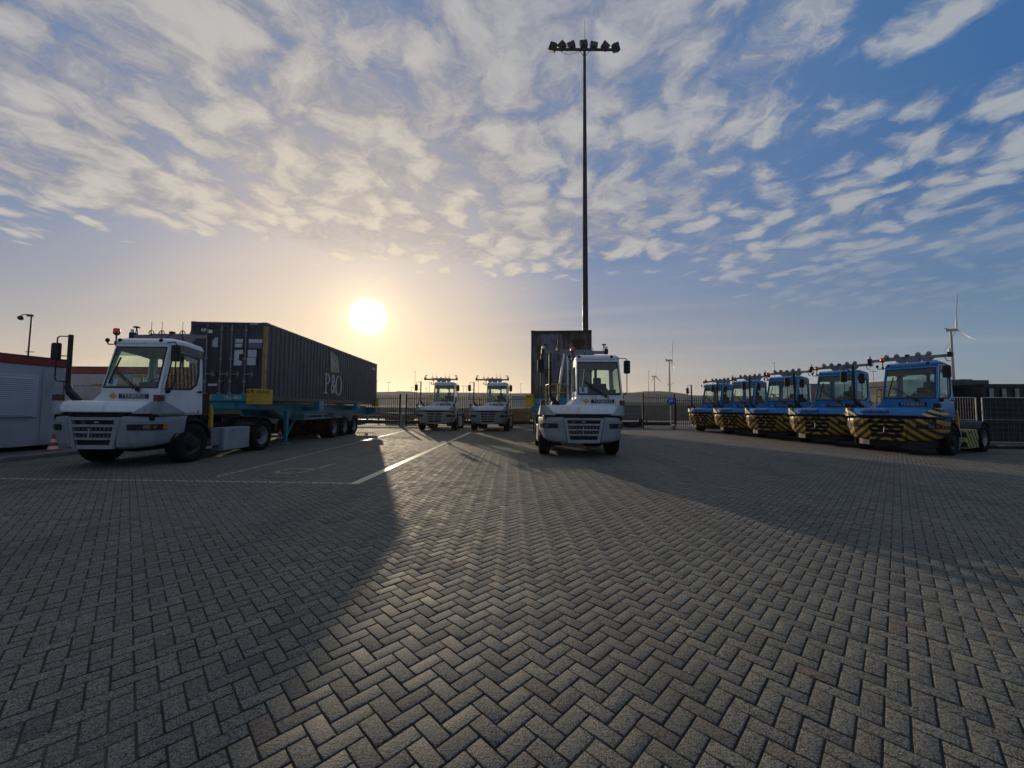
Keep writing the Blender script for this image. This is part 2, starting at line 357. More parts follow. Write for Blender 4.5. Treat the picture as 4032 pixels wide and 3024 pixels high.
# ------------------------------------------------------------------ paved ground (45 degree herringbone of 210 x 105 clay-grey pavers)
BW = .0900
def paver_mat(edge_bump=True, name='herringbone_pavers'):
    m = bpy.data.materials.new(name); m.use_nodes = True; t = NT(m.node_tree); b = t.n['Principled BSDF']
    P = t.new('ShaderNodeNewGeometry').outputs['Position']; s = t.sep(P)
    k = .70710678/BW
    x = t.m('MULTIPLY', t.m('ADD', s[0], s[1]), k); y = t.m('MULTIPLY', t.m('SUBTRACT', s[1], s[0]), k)
    i, j = t.m('FLOOR', x), t.m('FLOOR', y); fx, fy = t.m('SUBTRACT', x, i), t.m('SUBTRACT', y, j)
    d = t.m('FLOORED_MODULO', t.m('SUBTRACT', i, j), 4.)
    e = lambda v: t.m('COMPARE', d, v, .1)
    e0, e1, e2, e3 = e(0.), e(1.), e(2.), e(3.)
    hor = t.m('ADD', e0, e1)
    bx = t.m('ADD', fx, e1); by = t.m('ADD', fy, e2)
    Lx = t.m('ADD', 1., hor); Ly = t.m('SUBTRACT', 2., hor)
    ed = t.m('MINIMUM', t.m('MINIMUM', bx, t.m('SUBTRACT', Lx, bx)), t.m('MINIMUM', by, t.m('SUBTRACT', Ly, by)))
    idx = t.comb(t.m('SUBTRACT', i, e1), t.m('SUBTRACT', j, e2), .5)
    wn = t.new('ShaderNodeTexWhiteNoise', noise_dimensions='3D'); t.put(wn.inputs[0], idx)
    r1 = wn.outputs[0]; rc = t.sep(wn.outputs[1])
    stone = t.mix(r1, (.185, .180, .146, 1), (.255, .247, .200, 1))
    stone = t.mix(t.ramp(rc[0], .84, .98, 0, .55), stone, (.15, .095, .075, 1))
    stone = t.mix(t.ramp(rc[1], .9, 1., 0, .5), stone, (.06, .06, .062, 1))
    ag = t.m('ADD', t.m('MULTIPLY', t.noise(P, 125, 2, .7), .6), t.m('MULTIPLY', t.noise(P, 48, 3, .65), .4))
    stone = t.mix(t.ramp(ag, .43, .55, .92, 0), stone, (.016, .015, .013, 1))
    stone = t.mix(t.ramp(t.noise(t.vm('ADD', P, (3.3, 1, 0)), 170, 1), .675, .72, 0, .95), stone, (.62, .58, .48, 1))
    # wear: tyre dust, stains, lichen at large scale
    big = t.noise(P, .33, 5, .6); med = t.noise(t.vm('ADD', P, (7, 2, 0)), 1.9, 5, .65)
    stone = t.mix(t.ramp(big, .35, .7, .28, 0), stone, (.05, .05, .05, 1))
    stone = t.mix(t.ramp(med, .60, .78, 0, .35), stone, (.17, .135, .085, 1))
    s3 = t.sep(t.vm('ADD', P, t.vm('MULTIPLY', t.vm('SUBTRACT', t.noise(P, .12, 2, .5, 0, 1), (.5, .5, .5)), (2.2, 0, 0))))
    trk = t.m('ABSOLUTE', t.m('SUBTRACT', t.m('FLOORED_MODULO', t.m('ADD', s3[0], .35), 3.6), 1.0)); trk2 = t.m('ABSOLUTE', t.m('SUBTRACT', t.m('FLOORED_MODULO', t.m('ADD', s3[0], .35), 3.6), 2.9))
    tm = t.m('MULTIPLY', t.ramp(t.m('MINIMUM', trk, trk2), .42, .12), t.ramp(t.noise(P, .5, 3), .42, .62, 0, .42))
    stone = t.mix(tm, stone, (.06, .058, .052, 1))
    oil = t.m('MULTIPLY', t.ramp(t.noise(t.vm('ADD', P, (31, 9, 0)), .9, 5, .6), .66, .72), .6)
    stone = t.mix(oil, stone, (.035, .032, .028, 1))
    jn = t.ramp(t.m('ADD', ed, t.m('MULTIPLY', t.m('SUBTRACT', t.noise(P, 60, 2), .5), .05)), .035, .075)
    jc = t.mix(t.ramp(t.noise(t.vm('ADD', P, (3, 40, 0)), .7, 4, .6), .50, .66), (.024, .022, .019, 1), (.095, .085, .062, 1))
    colr = t.mix(jn, jc, stone)
    t.put(b.inputs['Base Color'], colr)
    t.put(b.inputs['Roughness'], t.ramp(t.m('ADD', ag, t.m('MULTIPLY', rc[2], .25)), .30, .85, .62, .92))
    b.inputs['Specular IOR Level'].default_value = .45
    h = t.m('ADD', t.m('MULTIPLY', ag, .0085), t.m('MULTIPLY', t.noise(P, 28, 3), .002))
    if edge_bump:
        h = t.m('ADD', h, t.m('MULTIPLY', t.ramp(ed, .02, .10), .006))
    tiltx = t.m('MULTIPLY', t.m('SUBTRACT', rc[0], .5), t.m('SUBTRACT', bx, 1.)); tilty = t.m('MULTIPLY', t.m('SUBTRACT', rc[1], .5), t.m('SUBTRACT', by, 1.))
    h = t.m('ADD', h, t.m('MULTIPLY', t.m('ADD', tiltx, tilty),   .0020 if edge_bump else .0005))
    bn = t.new('ShaderNodeBump'); bn.inputs['Strength'].default_value = 1.; bn.inputs['Distance'].default_value = 1.
    t.put(bn.inputs['Height'], h); t.l.new(bn.outputs[0], b.inputs['Normal'])
    return m
pav = paver_mat(True); pav2 = paver_mat(False, 'herringbone_paver_stones')
def ground_sheet():
    xs = np.array([-5000, -600, -120, -40, -12.85, 0, 20, 60, 150, 700, 5000.]); ys = np.array([-400, -30, 0, 15, 29.2, 32.])
    mb = MB(); mb.add([(x, y, -.006) for y in ys for x in xs], [(r*len(xs)+c, r*len(xs)+c+1, (r+1)*len(xs)+c+1, (r+1)*len(xs)+c) for r in range(len(ys)-1) for c in range(len(xs)-1)])
    return struct('pavement', mb, pav, fixn=False)
ground_sheet()
def paver_stones():
    """real chamfered stones near the camera, each a touch higher or lower and tilted"""
    k = BW; N = 238
    I, J = np.meshgrid(np.arange(-N, N), np.arange(-N, N), indexing='ij'); I = I.ravel(); J = J.ravel()
    d = (I-J) % 4; keep = (d == 0) | (d == 3); I, J, d = I[keep], J[keep], d[keep]
    Lx = np.where(d == 0, 2., 1.); Ly = np.where(d == 0, 1., 2.)
    cx, cy = (I+Lx/2)*k, (J+Ly/2)*k
    X = (cx-cy)*.70710678; Y = (cx+cy)*.70710678
    keep = (Y > .4) & (Y < 13.) & (np.abs(X) < 1.55*Y+1.6) & (X > -12.6)
    I, J, Lx, Ly, cx, cy, X, Y = [a[keep] for a in (I, J, Lx, Ly, cx, cy, X, Y)]
    n = len(X); fade = np.clip((13-Y)/5, .15, 1)
    dz = rng.normal(0, .0010, n)*fade; tx = rng.normal(0, .0045, n)*fade; ty = rng.normal(0, .0045, n)*fade
    rot = rng.normal(0, .008, n)*fade
    g, c = .0035, .006
    rings = [(g, -.014), (g, -.005), (g+c*.4, -.0013), (g+c, 0.)]
    V = np.zeros((n, 16, 3))
    for ri, (ins, zz) in enumerate(rings):
        hx, hy = Lx*k/2-ins, Ly*k/2-ins
        jit = rng.normal(0, .0007, (n, 4, 2))
        for ci, (sx, sy) in enumerate(((-1, -1), (1, -1), (1, 1), (-1, 1))):
            lx, ly = sx*hx+jit[:, ci, 0], sy*hy+jit[:, ci, 1]
            rx_, ry_ = lx-ly*rot, ly+lx*rot
            gx, gy = cx+rx_, cy+ry_
            V[:, ri*4+ci, 0] = (gx-gy)*.70710678; V[:, ri*4+ci, 1] = (gx+gy)*.70710678
            V[:, ri*4+ci, 2] = zz+dz+(lx*tx+ly*ty)
    F = []
    for r in range(3):
        for c_ in range(4): F.append((r*4+c_, r*4+(c_+1) % 4, (r+1)*4+(c_+1) % 4, (r+1)*4+c_))
    F.append((12, 13, 14, 15)); F = np.array(F)
    faces = (F[None]+(np.arange(n)*16)[:, None, None]).reshape(-1, 4)
    me = bpy.data.meshes.new('paving_stones'); me.vertices.add(n*16); me.vertices.foreach_set('co', V.reshape(-1))
    me.loops.add(faces.size); me.loops.foreach_set('vertex_index', faces.reshape(-1).astype(np.int32))
    me.polygons.add(len(faces)); me.polygons.foreach_set('loop_start', np.arange(0, faces.size, 4, dtype=np.int32)); me.polygons.foreach_set('loop_total', np.full(len(faces), 4, dtype=np.int32))
    me.update(calc_edges=True); me.materials.append(pav2)
    o = bpy.data.objects.new('pavement_stones', me); col.objects.link(o); tag(o, kind='structure')
paver_stones()

# land beyond the yard
def plain_ground_mat():
    m = bpy.data.materials.new('sandy_land'); m.use_nodes = True; t = NT(m.node_tree); b = t.n['Principled BSDF']
    P = t.new('ShaderNodeNewGeometry').outputs['Position']
    n = t.noise(t.vm('MULTIPLY', P, (.3, 1, 1)), .12, 6, .65)
    t.put(b.inputs['Base Color'], t.mix(t.ramp(n, .35, .65), (.06, .062, .045, 1), (.17, .15, .12, 1))); b.inputs['Roughness'].default_value = .8
    return m
mb = MB(); xs = [-9000, -900, -200, -60, 0, 60, 200, 900, 9000]; ys = [32, 70, 200, 700, 3000, 9000]
mb.add([(x, y, -.006) for y in ys for x in xs], [(r*9+c, r*9+c+1, (r+1)*9+c+1, (r+1)*9+c) for r in range(5) for c in range(8)])
struct('ground', mb, plain_ground_mat(), fixn=False)
asph = mat('asphalt', (.05, .05, .052), .85, var=.2, scale=.6, bump=.3)
struct('road', MB().box(-300, 300, 36, 52, -.4, .0), asph)

# painted lines: worn thermoplastic sheets following the stones
def line_mat(name, c, cut):
    m = bpy.data.materials.new(name); m.use_nodes = True; t = NT(m.node_tree); b = t.n['Principled BSDF']; out = t.n['Material Output']
    P = t.new('ShaderNodeNewGeometry').outputs['Position']; s = t.sep(P); k = .70710678/BW
    x = t.m('MULTIPLY', t.m('ADD', s[0], s[1]), k); y = t.m('MULTIPLY', t.m('SUBTRACT', s[1], s[0]), k)
    i, j = t.m('FLOOR', x), t.m('FLOOR', y); fx, fy = t.m('SUBTRACT', x, i), t.m('SUBTRACT', y, j)
    d = t.m('FLOORED_MODULO', t.m('SUBTRACT', i, j), 4.); e = lambda v: t.m('COMPARE', d, v, .1)
    hor = t.m('ADD', e(0.), e(1.)); bx = t.m('ADD', fx, e(1.)); by = t.m('ADD', fy, e(2.))
    ed = t.m('MINIMUM', t.m('MINIMUM', bx, t.m('SUBTRACT', t.m('ADD', 1., hor), bx)), t.m('MINIMUM', by, t.m('SUBTRACT', t.m('SUBTRACT', 2., hor), by)))
    b.inputs['Base Color'].default_value = (*c, 1); b.inputs['Roughness'].default_value = .45
    tr = t.new('ShaderNodeBsdfTransparent'); mx = t.new('ShaderNodeMixShader')
    a = t.m('MULTIPLY', t.ramp(ed, .05, .09), t.ramp(t.noise(P, 14, 6, .7), cut, cut+.12))
    t.put(mx.inputs[0], a); t.l.new(tr.outputs[0], mx.inputs[1]); t.l.new(b.outputs[0], mx.inputs[2]); t.l.new(mx.outputs[0], out.inputs[0])
    return m
lm1 = line_mat('worn_cream_line_paint', (.60, .57, .40), .26); lm2 = line_mat('faded_cream_line_paint', (.44, .42, .30), .42)
def strip(p, q, wd, z=.0045):
    p, q = Vector((*p, 0)), Vector((*q, 0)); n = (q-p).normalized().cross(Vector((0, 0, 1)))*wd/2
    return [(a.x, a.y, z) for a in (p-n, p+n, q+n, q-n)]
l1 = MB(); l1.poly(strip((-2.98, 7.35), (-2.45, 23.5), .17)); struct('painted_line', l1, lm1, fixn=False)
l2 = MB(); l2.poly(strip((-3.07, 7.42), (-12.2, 7.72), .12)); struct('painted_line', l2, lm2, fixn=False)
l3 = MB(); l3.poly(strip((-6.05, 8.0), (-6.75, 24.5), .12)); struct('painted_line', l3, lm2, fixn=False)
a = [(-4.93+.33*cos(th_), 8.80+.33*sin(th_)) for th_ in np.linspace(0, 2*pi, 17)]
l4 = MB()
for p, q_ in zip(a, a[1:]): l4.poly(strip(p, q_, .10))
l4.poly(strip((-4.60, 8.8), (-4.52, 9.95), .10)); struct('painted_mark', l4, lm2, fixn=False)

# raised pavement with kerb on the left
kb = MB(); kb.prism([(-13.05, -.3), (-12.87, -.3), (-12.87, .10), (-12.89, .125), (-13.05, .125)], 1, -5, 34)
struct('kerb', kb, concrete)
struct('left_pavement', MB().box(-60, -13.05, -5, 34, -.3, .118), mat('left_tiles', (.10, .098, .092), .7, var=.2, scale=2, bump=.4))
# ------------------------------------------------------------------ terminal tractor
def wheel(parent, x, y, r=.50, wd=.30, side=1, dual=False):
    """outer face at x, body towards -side"""
    s = side
    tyre = MB()
    def one(x0):
        pr = [(r*.60, 0), (r*.62, .012), (r*.80, .030), (r*.93, .018), (r*.985, -.015), (r, -.05), (r, -wd+.05), (r*.985, -wd+.015), (r*.93, -wd-.012), (r*.7, -wd), (r*.6, -wd+.02)]
        tyre.lathe([(a, x0+s*b) for a, b in pr], 'x', (0, y, r), 36)
        for k in range(36):
            a = 2*pi*k/36
            M = Matrix.Translation((x0-s*wd/2, y, r)) @ Matrix.Rotation(a, 4, 'X')
            tyre.box(-wd*.44, -wd*.12, -.022, .022, r-.01, r+.012, M); tyre.box(wd*.12, wd*.44, -.022, .022, r-.01, r+.012, M)
    one(x)
    if dual: one(x-s*(wd+.04))
    hub = MB()
    if dual: hp = [(r*.60, -.012), (r*.57, -.02), (r*.54, -.10), (r*.50, -.17), (r*.30, -.175), (r*.26, -.10), (r*.17, -.07), (1e-3, -.065)]
    else: hp = [(r*.60, -.01), (r*.57, 0), (r*.54, -.04), (r*.46, -.06), (r*.34, -.02), (r*.30, .03), (r*.18, .05), (1e-3, .055)]
    rim = MB(); rim.lathe([(a, x+s*b) for a, b in hp[:5]], 'x', (0, y, r), 32)
    hub.lathe([(a, x+s*b) for a, b in hp[4:]], 'x', (0, y, r), 24)
    for k in range(10):
        a = 2*pi*k/10; xx = x+s*(hp[4][1]); hub.cyl((xx-.01*s, y+r*.40*cos(a), r+r*.40*sin(a)), (xx+.03*s, y+r*.40*cos(a), r+r*.40*sin(a)), .014, n=6)
    h = obj('wheel', hub, chas, parent); obj('tyre', tyre, tyre_m, h); obj('rim', rim, rim_m if dual else rim_d, h); return h

dimlens = mat('dim_lamp_lens', (.14, .15, .16), .15, .2); dimamb = mat('dim_amber_lens', (.16, .08, .03), .25)
CURVE = [(-1.27, 1.05), (-1.25, .62), (-1.17, .30), (-.93, .11), (-.62, .03)]
def make_tractor(blue):
    T = thing('terminal_tractor', 'x', 'tractor')
    body, front = (bluep, haz) if blue else (white, bgrey)
    # chassis
    c = MB()
    for s in (-1, 1): c.box(s*.36, s*.48, .5, 5.1, .62, .92)
    for y in (.6, 1.9, 2.9, 3.5, 5.0): c.box(-.36, .36, y, y+.14, .66, .88)
    c.box(-1.0, 1.0, 1.20, 1.42, .42, .60); c.box(-.9, .9, 4.05, 4.27, .44, .64); c.box(-.55, .55, .55, 1.7, .50, 1.28)
    c.box(-1.12, 1.16, .22, 1.5, 1.10, 1.24); c.cyl((-.25, 1.3, .55), (-.25, 4.1, .5), .05)
    c.box(.50, .84, 1.65, 2.9, .22, .62); c.box(-.84, -.5, 1.65, 2.9, .22, .62)
    obj('chassis', c, chas, T, bevel=.01)
    # bumper side panels
    for s in (-1, 1):
        top = [(s*-u, v, 1.18) for u, v in CURVE]; rows = [top]
        for z, k, dv in ((1.10, 1.005, -.015), (.80, .985, .0), (.60, .955, .02), (.50, .92, .05), (.455, .86, .11)):
            row = []
            for idx, (u, v) in enumerate(CURVE):
                w_ = (4-idx)/4; zz = z+(.13*w_*w_ if z < .7 else 0)
                sh = 1 if idx == 4 else k
                uu = u*sh if idx < 4 else u*(.985 if z < 1 else 1)*(1-.20*max(0, (1.18-z)/.72))
                vv = v+dv - (.0 if idx else .10*(1.18-z))
                row.append((s*-uu, vv, zz))
            rows.append(row)
        lip = [(p[0]*.97, p[1]+.05, 1.205) for p in top]
        b = MB(); b.loft([[(p[0]*.93, p[1]+.12, 1.205) for p in top], lip]+rows)
        bp = obj('bumper_side', b, front, T, solid=.035, bevel=.006)
        # headlight following the panel
        def cur(a):   # a 0 (inner) .. 1 (outer)
            P_ = [(.66, .045), (.93, .11), (1.17, .30), (1.245, .60)]
            f = a*3; i = min(2, int(f)); f -= i
            return (P_[i][0]*(1-f)+P_[i+1][0]*f, P_[i][1]*(1-f)+P_[i+1][1]*f)
        def strip_(a0, a1, z0, z1, off, n=7):
            m_ = MB(); r0, r1 = [], []
            for q_ in np.linspace(a0, a1, n):
                u, v = cur(q_); nx, ny = (.30 if q_ < .35 else .80)*off*1.6, (-.95 if q_ < .35 else -.60)*off*1.6
                r0.append((s*(u+nx), v+ny, z0)); r1.append((s*(u+nx), v+ny, z1))
            m_.loft([r0, r1]); return m_
        hl = obj('headlight', strip_(.10, .93, .885, 1.02, .016, 14), blackp, bp, solid=.01)
        if True:
            obj('lamp_lens', strip_(.42, .56, .91, 1.0, .024, 4), dimlens, bp, solid=.006)
            obj('indicator', strip_(.83, .93, .90, 1.01, .025, 4), amber if not blue else redl, bp, solid=.006)
            obj('reflector', strip_(.62, .69, .92, .99, .024, 3), dimamb, bp, solid=.006)
    # centre grille panel: rails, slats and dark backing
    g = MB()
    def row(z0, z1, v=.0):
        for a_, b_ in ((-.615, -.3), (-.3, .3), (.3, .615)):
            ka = .03 if a_ < -.5 else .004; kb_ = .03 if b_ > .5 else .004
            sh = lambda z: 1-.24*max(0, (1.18-z)/.72)
            pts = lambda z: [(a_*sh(z), v+ka, z), (b_*sh(z), v+kb_, z)]
            p0, p1 = pts(z0), pts(z1)
            g.hexa([p0[0], p0[1], (p0[1][0], .09, z0), (p0[0][0], .09, z0)], [p1[0], p1[1], (p1[1][0], .09, z1), (p1[0][0], .09, z1)])
    row(1.115, 1.18); row(.958, 1.015, .002); row(.815, .862, .004); row(.665, .715, .008); row(.455, .545, .03)
    sh = lambda z: 1-.24*(1.18-z)/.72
    for s in (-1, 1):
        g.hexa([(s*.605*sh(.46), .034, .46), (s*.50*sh(.46), .02, .46), (s*.50*sh(.46), .10, .46), (s*.605*sh(.46), .10, .46)],
               [(s*.605, .026, 1.178), (s*.50, .006, 1.178), (s*.50, .10, 1.178), (s*.605, .10, 1.178)])
    gp = obj('grille', g, front, T, bevel=.005)
    bk = MB(); bk.box(-.5, .5, .105, .14, .5, 1.15); obj('grille_backing', bk, blackp, gp)
    lt = MB()
    for k in range(9):
        lt.box(-.40+k*.093, -.345+k*.093, .088, .104, .73, .80); lt.box(-.42+k*.098, -.365+k*.098, .088, .104, .875, .945)
    obj('radiator_fins', lt, mat('dull_fins', (.12, .12, .13), .5, .4) if not blue else chas, gp)
    sm = MB(); sm.box(-.05, .06, .085, .1, 1.05, 1.08); obj('small_plate', sm, paper if not blue else blackp, gp); sm = MB(); sm.box(-.34, -.24, .085, .1, 1.03, 1.09); obj('inspection_sticker', sm, dimamb, gp)
    tb = MB(); tb.tube([(-.03, -.02, .93), (-.03, -.03, .72)], .013); obj('tow_pin', tb, steel, gp)
    if blue:
        va = MB(); va.prism([(-.92, 1.0), (-.90, .40), (-.74, .26), (-.50, .14), (.50, .14), (.78, .26), (1.0, .42), (1.08, 1.0)], 2, .24, .50); obj('underside_shade', va, blackp, T, bevel=.02)  # black block added to stand in for the shade under the bumper
    # dark gap between bumper and hood, with latches
    gap = MB(); gap.prism([(-1.08, .5), (-.95, .22), (-.6, .1), (.6, .1), (.95, .22), (1.08, .5), (1.08, 1.0), (-1.08, 1.0)], 2, 1.19, 1.30)
    obj('hood_gap_frame', gap, chas, T)
    for u in (-.66, .52): la = MB(); la.box(u, u+.14, .06, .14, 1.22, 1.27); obj('latch', la, chas, T, bevel=.006)
    # hood
    pl_ = [(-1.17, 1.15), (-1.17, .45), (-1.12, .29), (-.95, .14), (-.62, .05), (0, .02), (.62, .05), (.95, .14), (1.10, .28), (1.16, .50), (1.17, 1.0)]
    h = MB()
    sc_ = lambda k, dv, z: [(u*k, v+dv if v < 1 else v, z) for u, v in pl_]
    h.loft([sc_(.97, .03, 1.292), sc_(1.0, .0, 1.305), sc_(1.0, .005, 1.345), sc_(.988, .035, 1.45), sc_(.975, .075, 1.53), sc_(.955, .13, 1.558), sc_(.93, .20, 1.565)])
    h.poly(sc_(.93, .20, 1.565)); h.box(-1.06, -.20, .9, 1.55, 1.30, 1.562)
    obj('hood', h, body, T, bevel=.004)
    # corner wings with black lamp boxes
    for s in (-1, 1):
        wg = MB()
        wg.hexa([(s*.80, .045, 1.262), (s*1.10, .14, 1.262), (s*1.27, .36, 1.262), (s*1.30, 1.02, 1.262), (s*1.05, 1.02, 1.262), (s*.8, .3, 1.262)],
                [(s*1.10, .235, 1.56), (s*1.17, .25, 1.56), (s*1.25, .32, 1.56), (s*1.25, .43, 1.56), (s*1.13, .43, 1.56), (s*1.09, .30, 1.56)])
        wo = obj('corner_wing', wg, haz2 if blue else bgrey, T, bevel=.01)
        lb = MB(); lb.box(s*1.11, s*1.25, .26, .41, 1.562, 1.71); obj('position_lamp', lb, blackp if blue else mat('dark_red_lamp', (.09, .03, .03), .3), wo, bevel=.008)
    # cab shell
    U0, U1 = -.18, 1.22
    cab = MB()
    def L(z): return U0+.035*(z-1.5)/1.5
    def Rr(z): return U1-.055*(z-1.5)/1.5
    def VF(z): return .32 + (0 if z < 1.86 else .235*(z-1.86))
    zb, zt = 1.86, 2.99
    F = lambda f, z: (L(z)*(1-f)+Rr(z)*f, VF(z), z)
    cab.poly([F(0, 1.50), F(1, 1.50), F(1, zb), F(0, zb)])
    cab.ring([F(0, zb), F(1, zb), F(1, zt), F(0, zt)], [F(.035, 1.885), F(.95, 1.885), F(.95, 2.885), F(.045, 2.885)])
    # fillet to the hood on the left
    cab.hexa([(U0-.22, .34, 1.55), (U0, .34, 1.55), (U0, 1.5, 1.55), (U0-.22, 1.5, 1.55)], [(U0-.015, .34, 1.75), (U0, .34, 1.80), (U0, 1.5, 1.80), (U0-.015, 1.5, 1.75)])
    # door side (+x)
    S = lambda v, z: (Rr(z), v, z)
    dw = [(.45, 1.86), (.68, 2.80), (1.10, 2.76), (1.47, 2.70), (1.46, 2.28), (1.38, 2.0), (1.20, 1.875), (.80, 1.86)]
    do = [(.32, 1.5), (VF(zt), zt), (1.08, zt), (1.56, 2.93), (1.58, 2.28), (1.58, 1.5), (1.22, 1.5), (.80, 1.5)]
    cab.ring([S(*p) for p in do], [S(*p) for p in dw])
    cab.poly([(U1, .36, 1.225), (U1, 1.58, 1.225), S(1.58, 1.5), S(1.22, 1.5), S(.80, 1.5), S(.32, 1.5)])
    # right side (-x)
    Lf = lambda v, z: (L(z), v, z)
    cab.ring([Lf(*p) for p in do], [Lf(v, max(z, 1.98)) for v, z in dw])
    cab.poly([(U0, .36, 1.3), (U0, 1.58, 1.3), Lf(1.58, 1.5), Lf(1.22, 1.5), Lf(.80, 1.5), Lf(.32, 1.5)])
    # rear
    Bk = lambda f, z: (L(z)*(1-f)+Rr(z)*f, 1.58 if z < 2.9 else 1.56, z)
    cab.ring([Bk(0, 1.25), Bk(1, 1.25), Bk(1, 2.95), Bk(0, 2.95)], [Bk(.10, 1.98), Bk(.93, 1.98), Bk(.93, 2.74), Bk(.10, 2.74)])
    cab.poly([(U0, .36, 1.26), (U1, .36, 1.26), (U1, 1.58, 1.26), (U0, 1.58, 1.26)])
    cb = obj('cab', cab, body, T, solid=.03)
    rf = MB()
    r0 = [(L(3)+.0, VF(zt)-.02, zt-.03), (Rr(3), VF(zt)-.02, zt-.03), (Rr(3), 1.1, zt-.03), (Rr(3), 1.62, 2.90), (L(3), 1.62, 2.90), (L(3), 1.1, zt-.03)]
    r1 = [(p[0], p[1], p[2]+.09) for p in r0]
    r2 = [(p[0]+(.07 if p[0] < .5 else -.07), p[1]+(.12 if p[1] < 1 else 0), p[2]+.075) for p in r1]
    rf.hexa(r0, r1); rf2 = MB(); rf2.hexa(r1, r2); rf.add(rf2.v, rf2.f)
    obj('roof', rf, body, T, bevel=.025, segs=3)
    tp = MB(); tp.poly([S(.76, 2.985), S(1.08, 2.985), S(1.56, 2.925), S(1.565, 2.70), S(1.10, 2.79), S(.72, 2.83)])
    for i in range(len(tp.v)): tp.v[i] = (tp.v[i][0]+.006, tp.v[i][1], tp.v[i][2])
    obj('upper_side_panel', tp, mat('dark_grey_panel', (.09, .10, .115), .3), T, solid=.005)
    # windows
    ws = MB(); ws.poly([tuple(Vector(F(f, z))+Vector((0, -.004, 0))) for f, z in ((.03, 1.88), (.955, 1.88), (.955, 2.89), (.04, 2.89))])
    wso = obj('windscreen', ws, glass, T, fixn=False)
    sb = MB(); sb.poly([tuple(Vector(F(f, z))+Vector((0, .012, 0))) for f, z in ((.03, 2.665), (.955, 2.665), (.955, 2.89), (.04, 2.89))]); obj('sun_visor_strip', sb, glassd if not blue else blackp, wso, fixn=False)
    fr = MB(); o_ = [tuple(Vector(F(f, z))+Vector((0, -.010, 0))) for f, z in ((.022, 1.868), (.963, 1.868), (.963, 2.90), (.032, 2.90))]
    i_ = [tuple(Vector(F(f, z))+Vector((0, -.010, 0))) for f, z in ((.045, 1.90), (.94, 1.90), (.94, 2.875), (.055, 2.875))]
    fr.ring(o_, i_); obj('rubber_seal', fr, blackp, wso, solid=.008)
    sw = MB(); sw.poly([(S(*p)[0]-.012, *S(*p)[1:]) for p in dw]); so_ = obj('side_window', sw, glassr, T, fixn=False)
    sr = MB(); cxy = Vector((0, 1.0, 2.33))
    def shr(p, k, off): q = Vector(S(*p)); return (q.x+off, cxy.y+(q.y-cxy.y)*k, cxy.z+(q.z-cxy.z)*k)
    sr.ring([shr(p, 1.03, .004) for p in dw], [shr(p, .95, .004) for p in dw]); obj('rubber_seal', sr, blackp, so_, solid=.006)
    sw = MB(); sw.poly([(Lf(v, max(z, 1.98))[0]+.012, v, max(z, 1.98)) for v, z in dw]); obj('side_window', sw, glass, T, fixn=False)
    rw = MB(); rw.poly([Bk(.10, 1.98), Bk(.93, 1.98), Bk(.93, 2.74), Bk(.10, 2.74)]); obj('rear_window', rw, misted if blue else glass, T, fixn=False)
    pil = MB(); pil.box(.60, .68, 1.53, 1.575, 1.9, 2.8); obj('window_pillar', pil, greyint, T)
    hn = MB(); hn.box(1.222, 1.245, 1.40, 1.53, 1.80, 1.85); obj('door_handle', hn, blackp, T, bevel=.006)
    dl = MB(); dl.box(1.2205, 1.2225, .47, 1.50, 1.262, 1.268); dl.box(1.2205, 1.2225, .465, .472, 1.262, 1.80); obj('door_seam', dl, blackp, T)
    # interior
    it = MB(); it.box(-.12, 1.15, .42, .70, 1.30, 1.93); it.box(.50, .95, .52, .74, 1.9, 2.03); it.box(-.1, .18, .7, 1.5, 1.3, 1.9); obj('dashboard', it, greyint, T, bevel=.03)
    se = MB(); se.box(.42, .92, .90, 1.38, 1.45, 1.70); M = Matrix.Translation((.67, 1.36, 1.68)) @ Matrix.Rotation(R(-8), 4, 'X'); se.box(-.29, .29, -.08, .08, 0, .60, M); se.box(-.13, .13, -.05, .05, .60, .80, M)
    se.box(.96, 1.12, .75, 1.35, 1.45, 2.06); se.box(.22, .36, .85, 1.3, 1.45, 1.98); obj('seat', se, fabric, T, bevel=.035, segs=3)
    st = MB()
    Ms = Matrix.Translation((.67, .86, 2.05)) @ Matrix.Rotation(R(35), 4, 'X')
    pts = [Ms @ Vector((.21*cos(a_), .21*sin(a_), 0)) for a_ in np.linspace(0, 2*pi, 19)]
    st.tube(pts, .014, 6); st.tube([Ms @ Vector((-.2, 0, 0)), Ms @ Vector((.2, 0, 0))], .012, 6); st.tube([Ms @ Vector((0, 0, 0)), (.67, .70, 1.85)], .03); obj('steering_wheel', st, blackp, T)
    # badge, diamond, wiper
    bd = MB(); bd.box(.26, .95, .300, .3195, 1.625, 1.735); bo = obj('name_badge', bd, mat('badge_black', (.012, .012, .03), .3), T, bevel=.003)
    text('badge_lettering', 'TERBERG', .118, silver, face_front(.605, .298, 1.68), bo, bold=.0018, xs=1.17)
    dm = MB(); dm.prism([(.02, 1.68), (.115, 1.60), (.21, 1.68), (.115, 1.76)], 1, .3135, .3195); dmo = obj('diamond_sticker', dm, mat('orange_sticker', (.55, .27, .05), .4) if not blue else mat('pale_blue_sticker', (.08, .26, .5), .4), T)
    text('sticker_digit', '1', .10, paper if not blue else bluep, face_front(.115, .312, 1.68), dmo, ext=.001)
    dm = MB(); zc, yc = 2.86, 1.46; dm.prism([(yc-.06, zc), (yc, zc-.065), (yc+.06, zc), (yc, zc+.065)], 0, Rr(2.86)+.008, Rr(2.86)+.012); obj('diamond_sticker', dm, mat('dull_orange_sticker', (.25, .17, .09), .5), T)
    wp = MB(); Wf = lambda u, z: (u, VF(z)-.035, z)
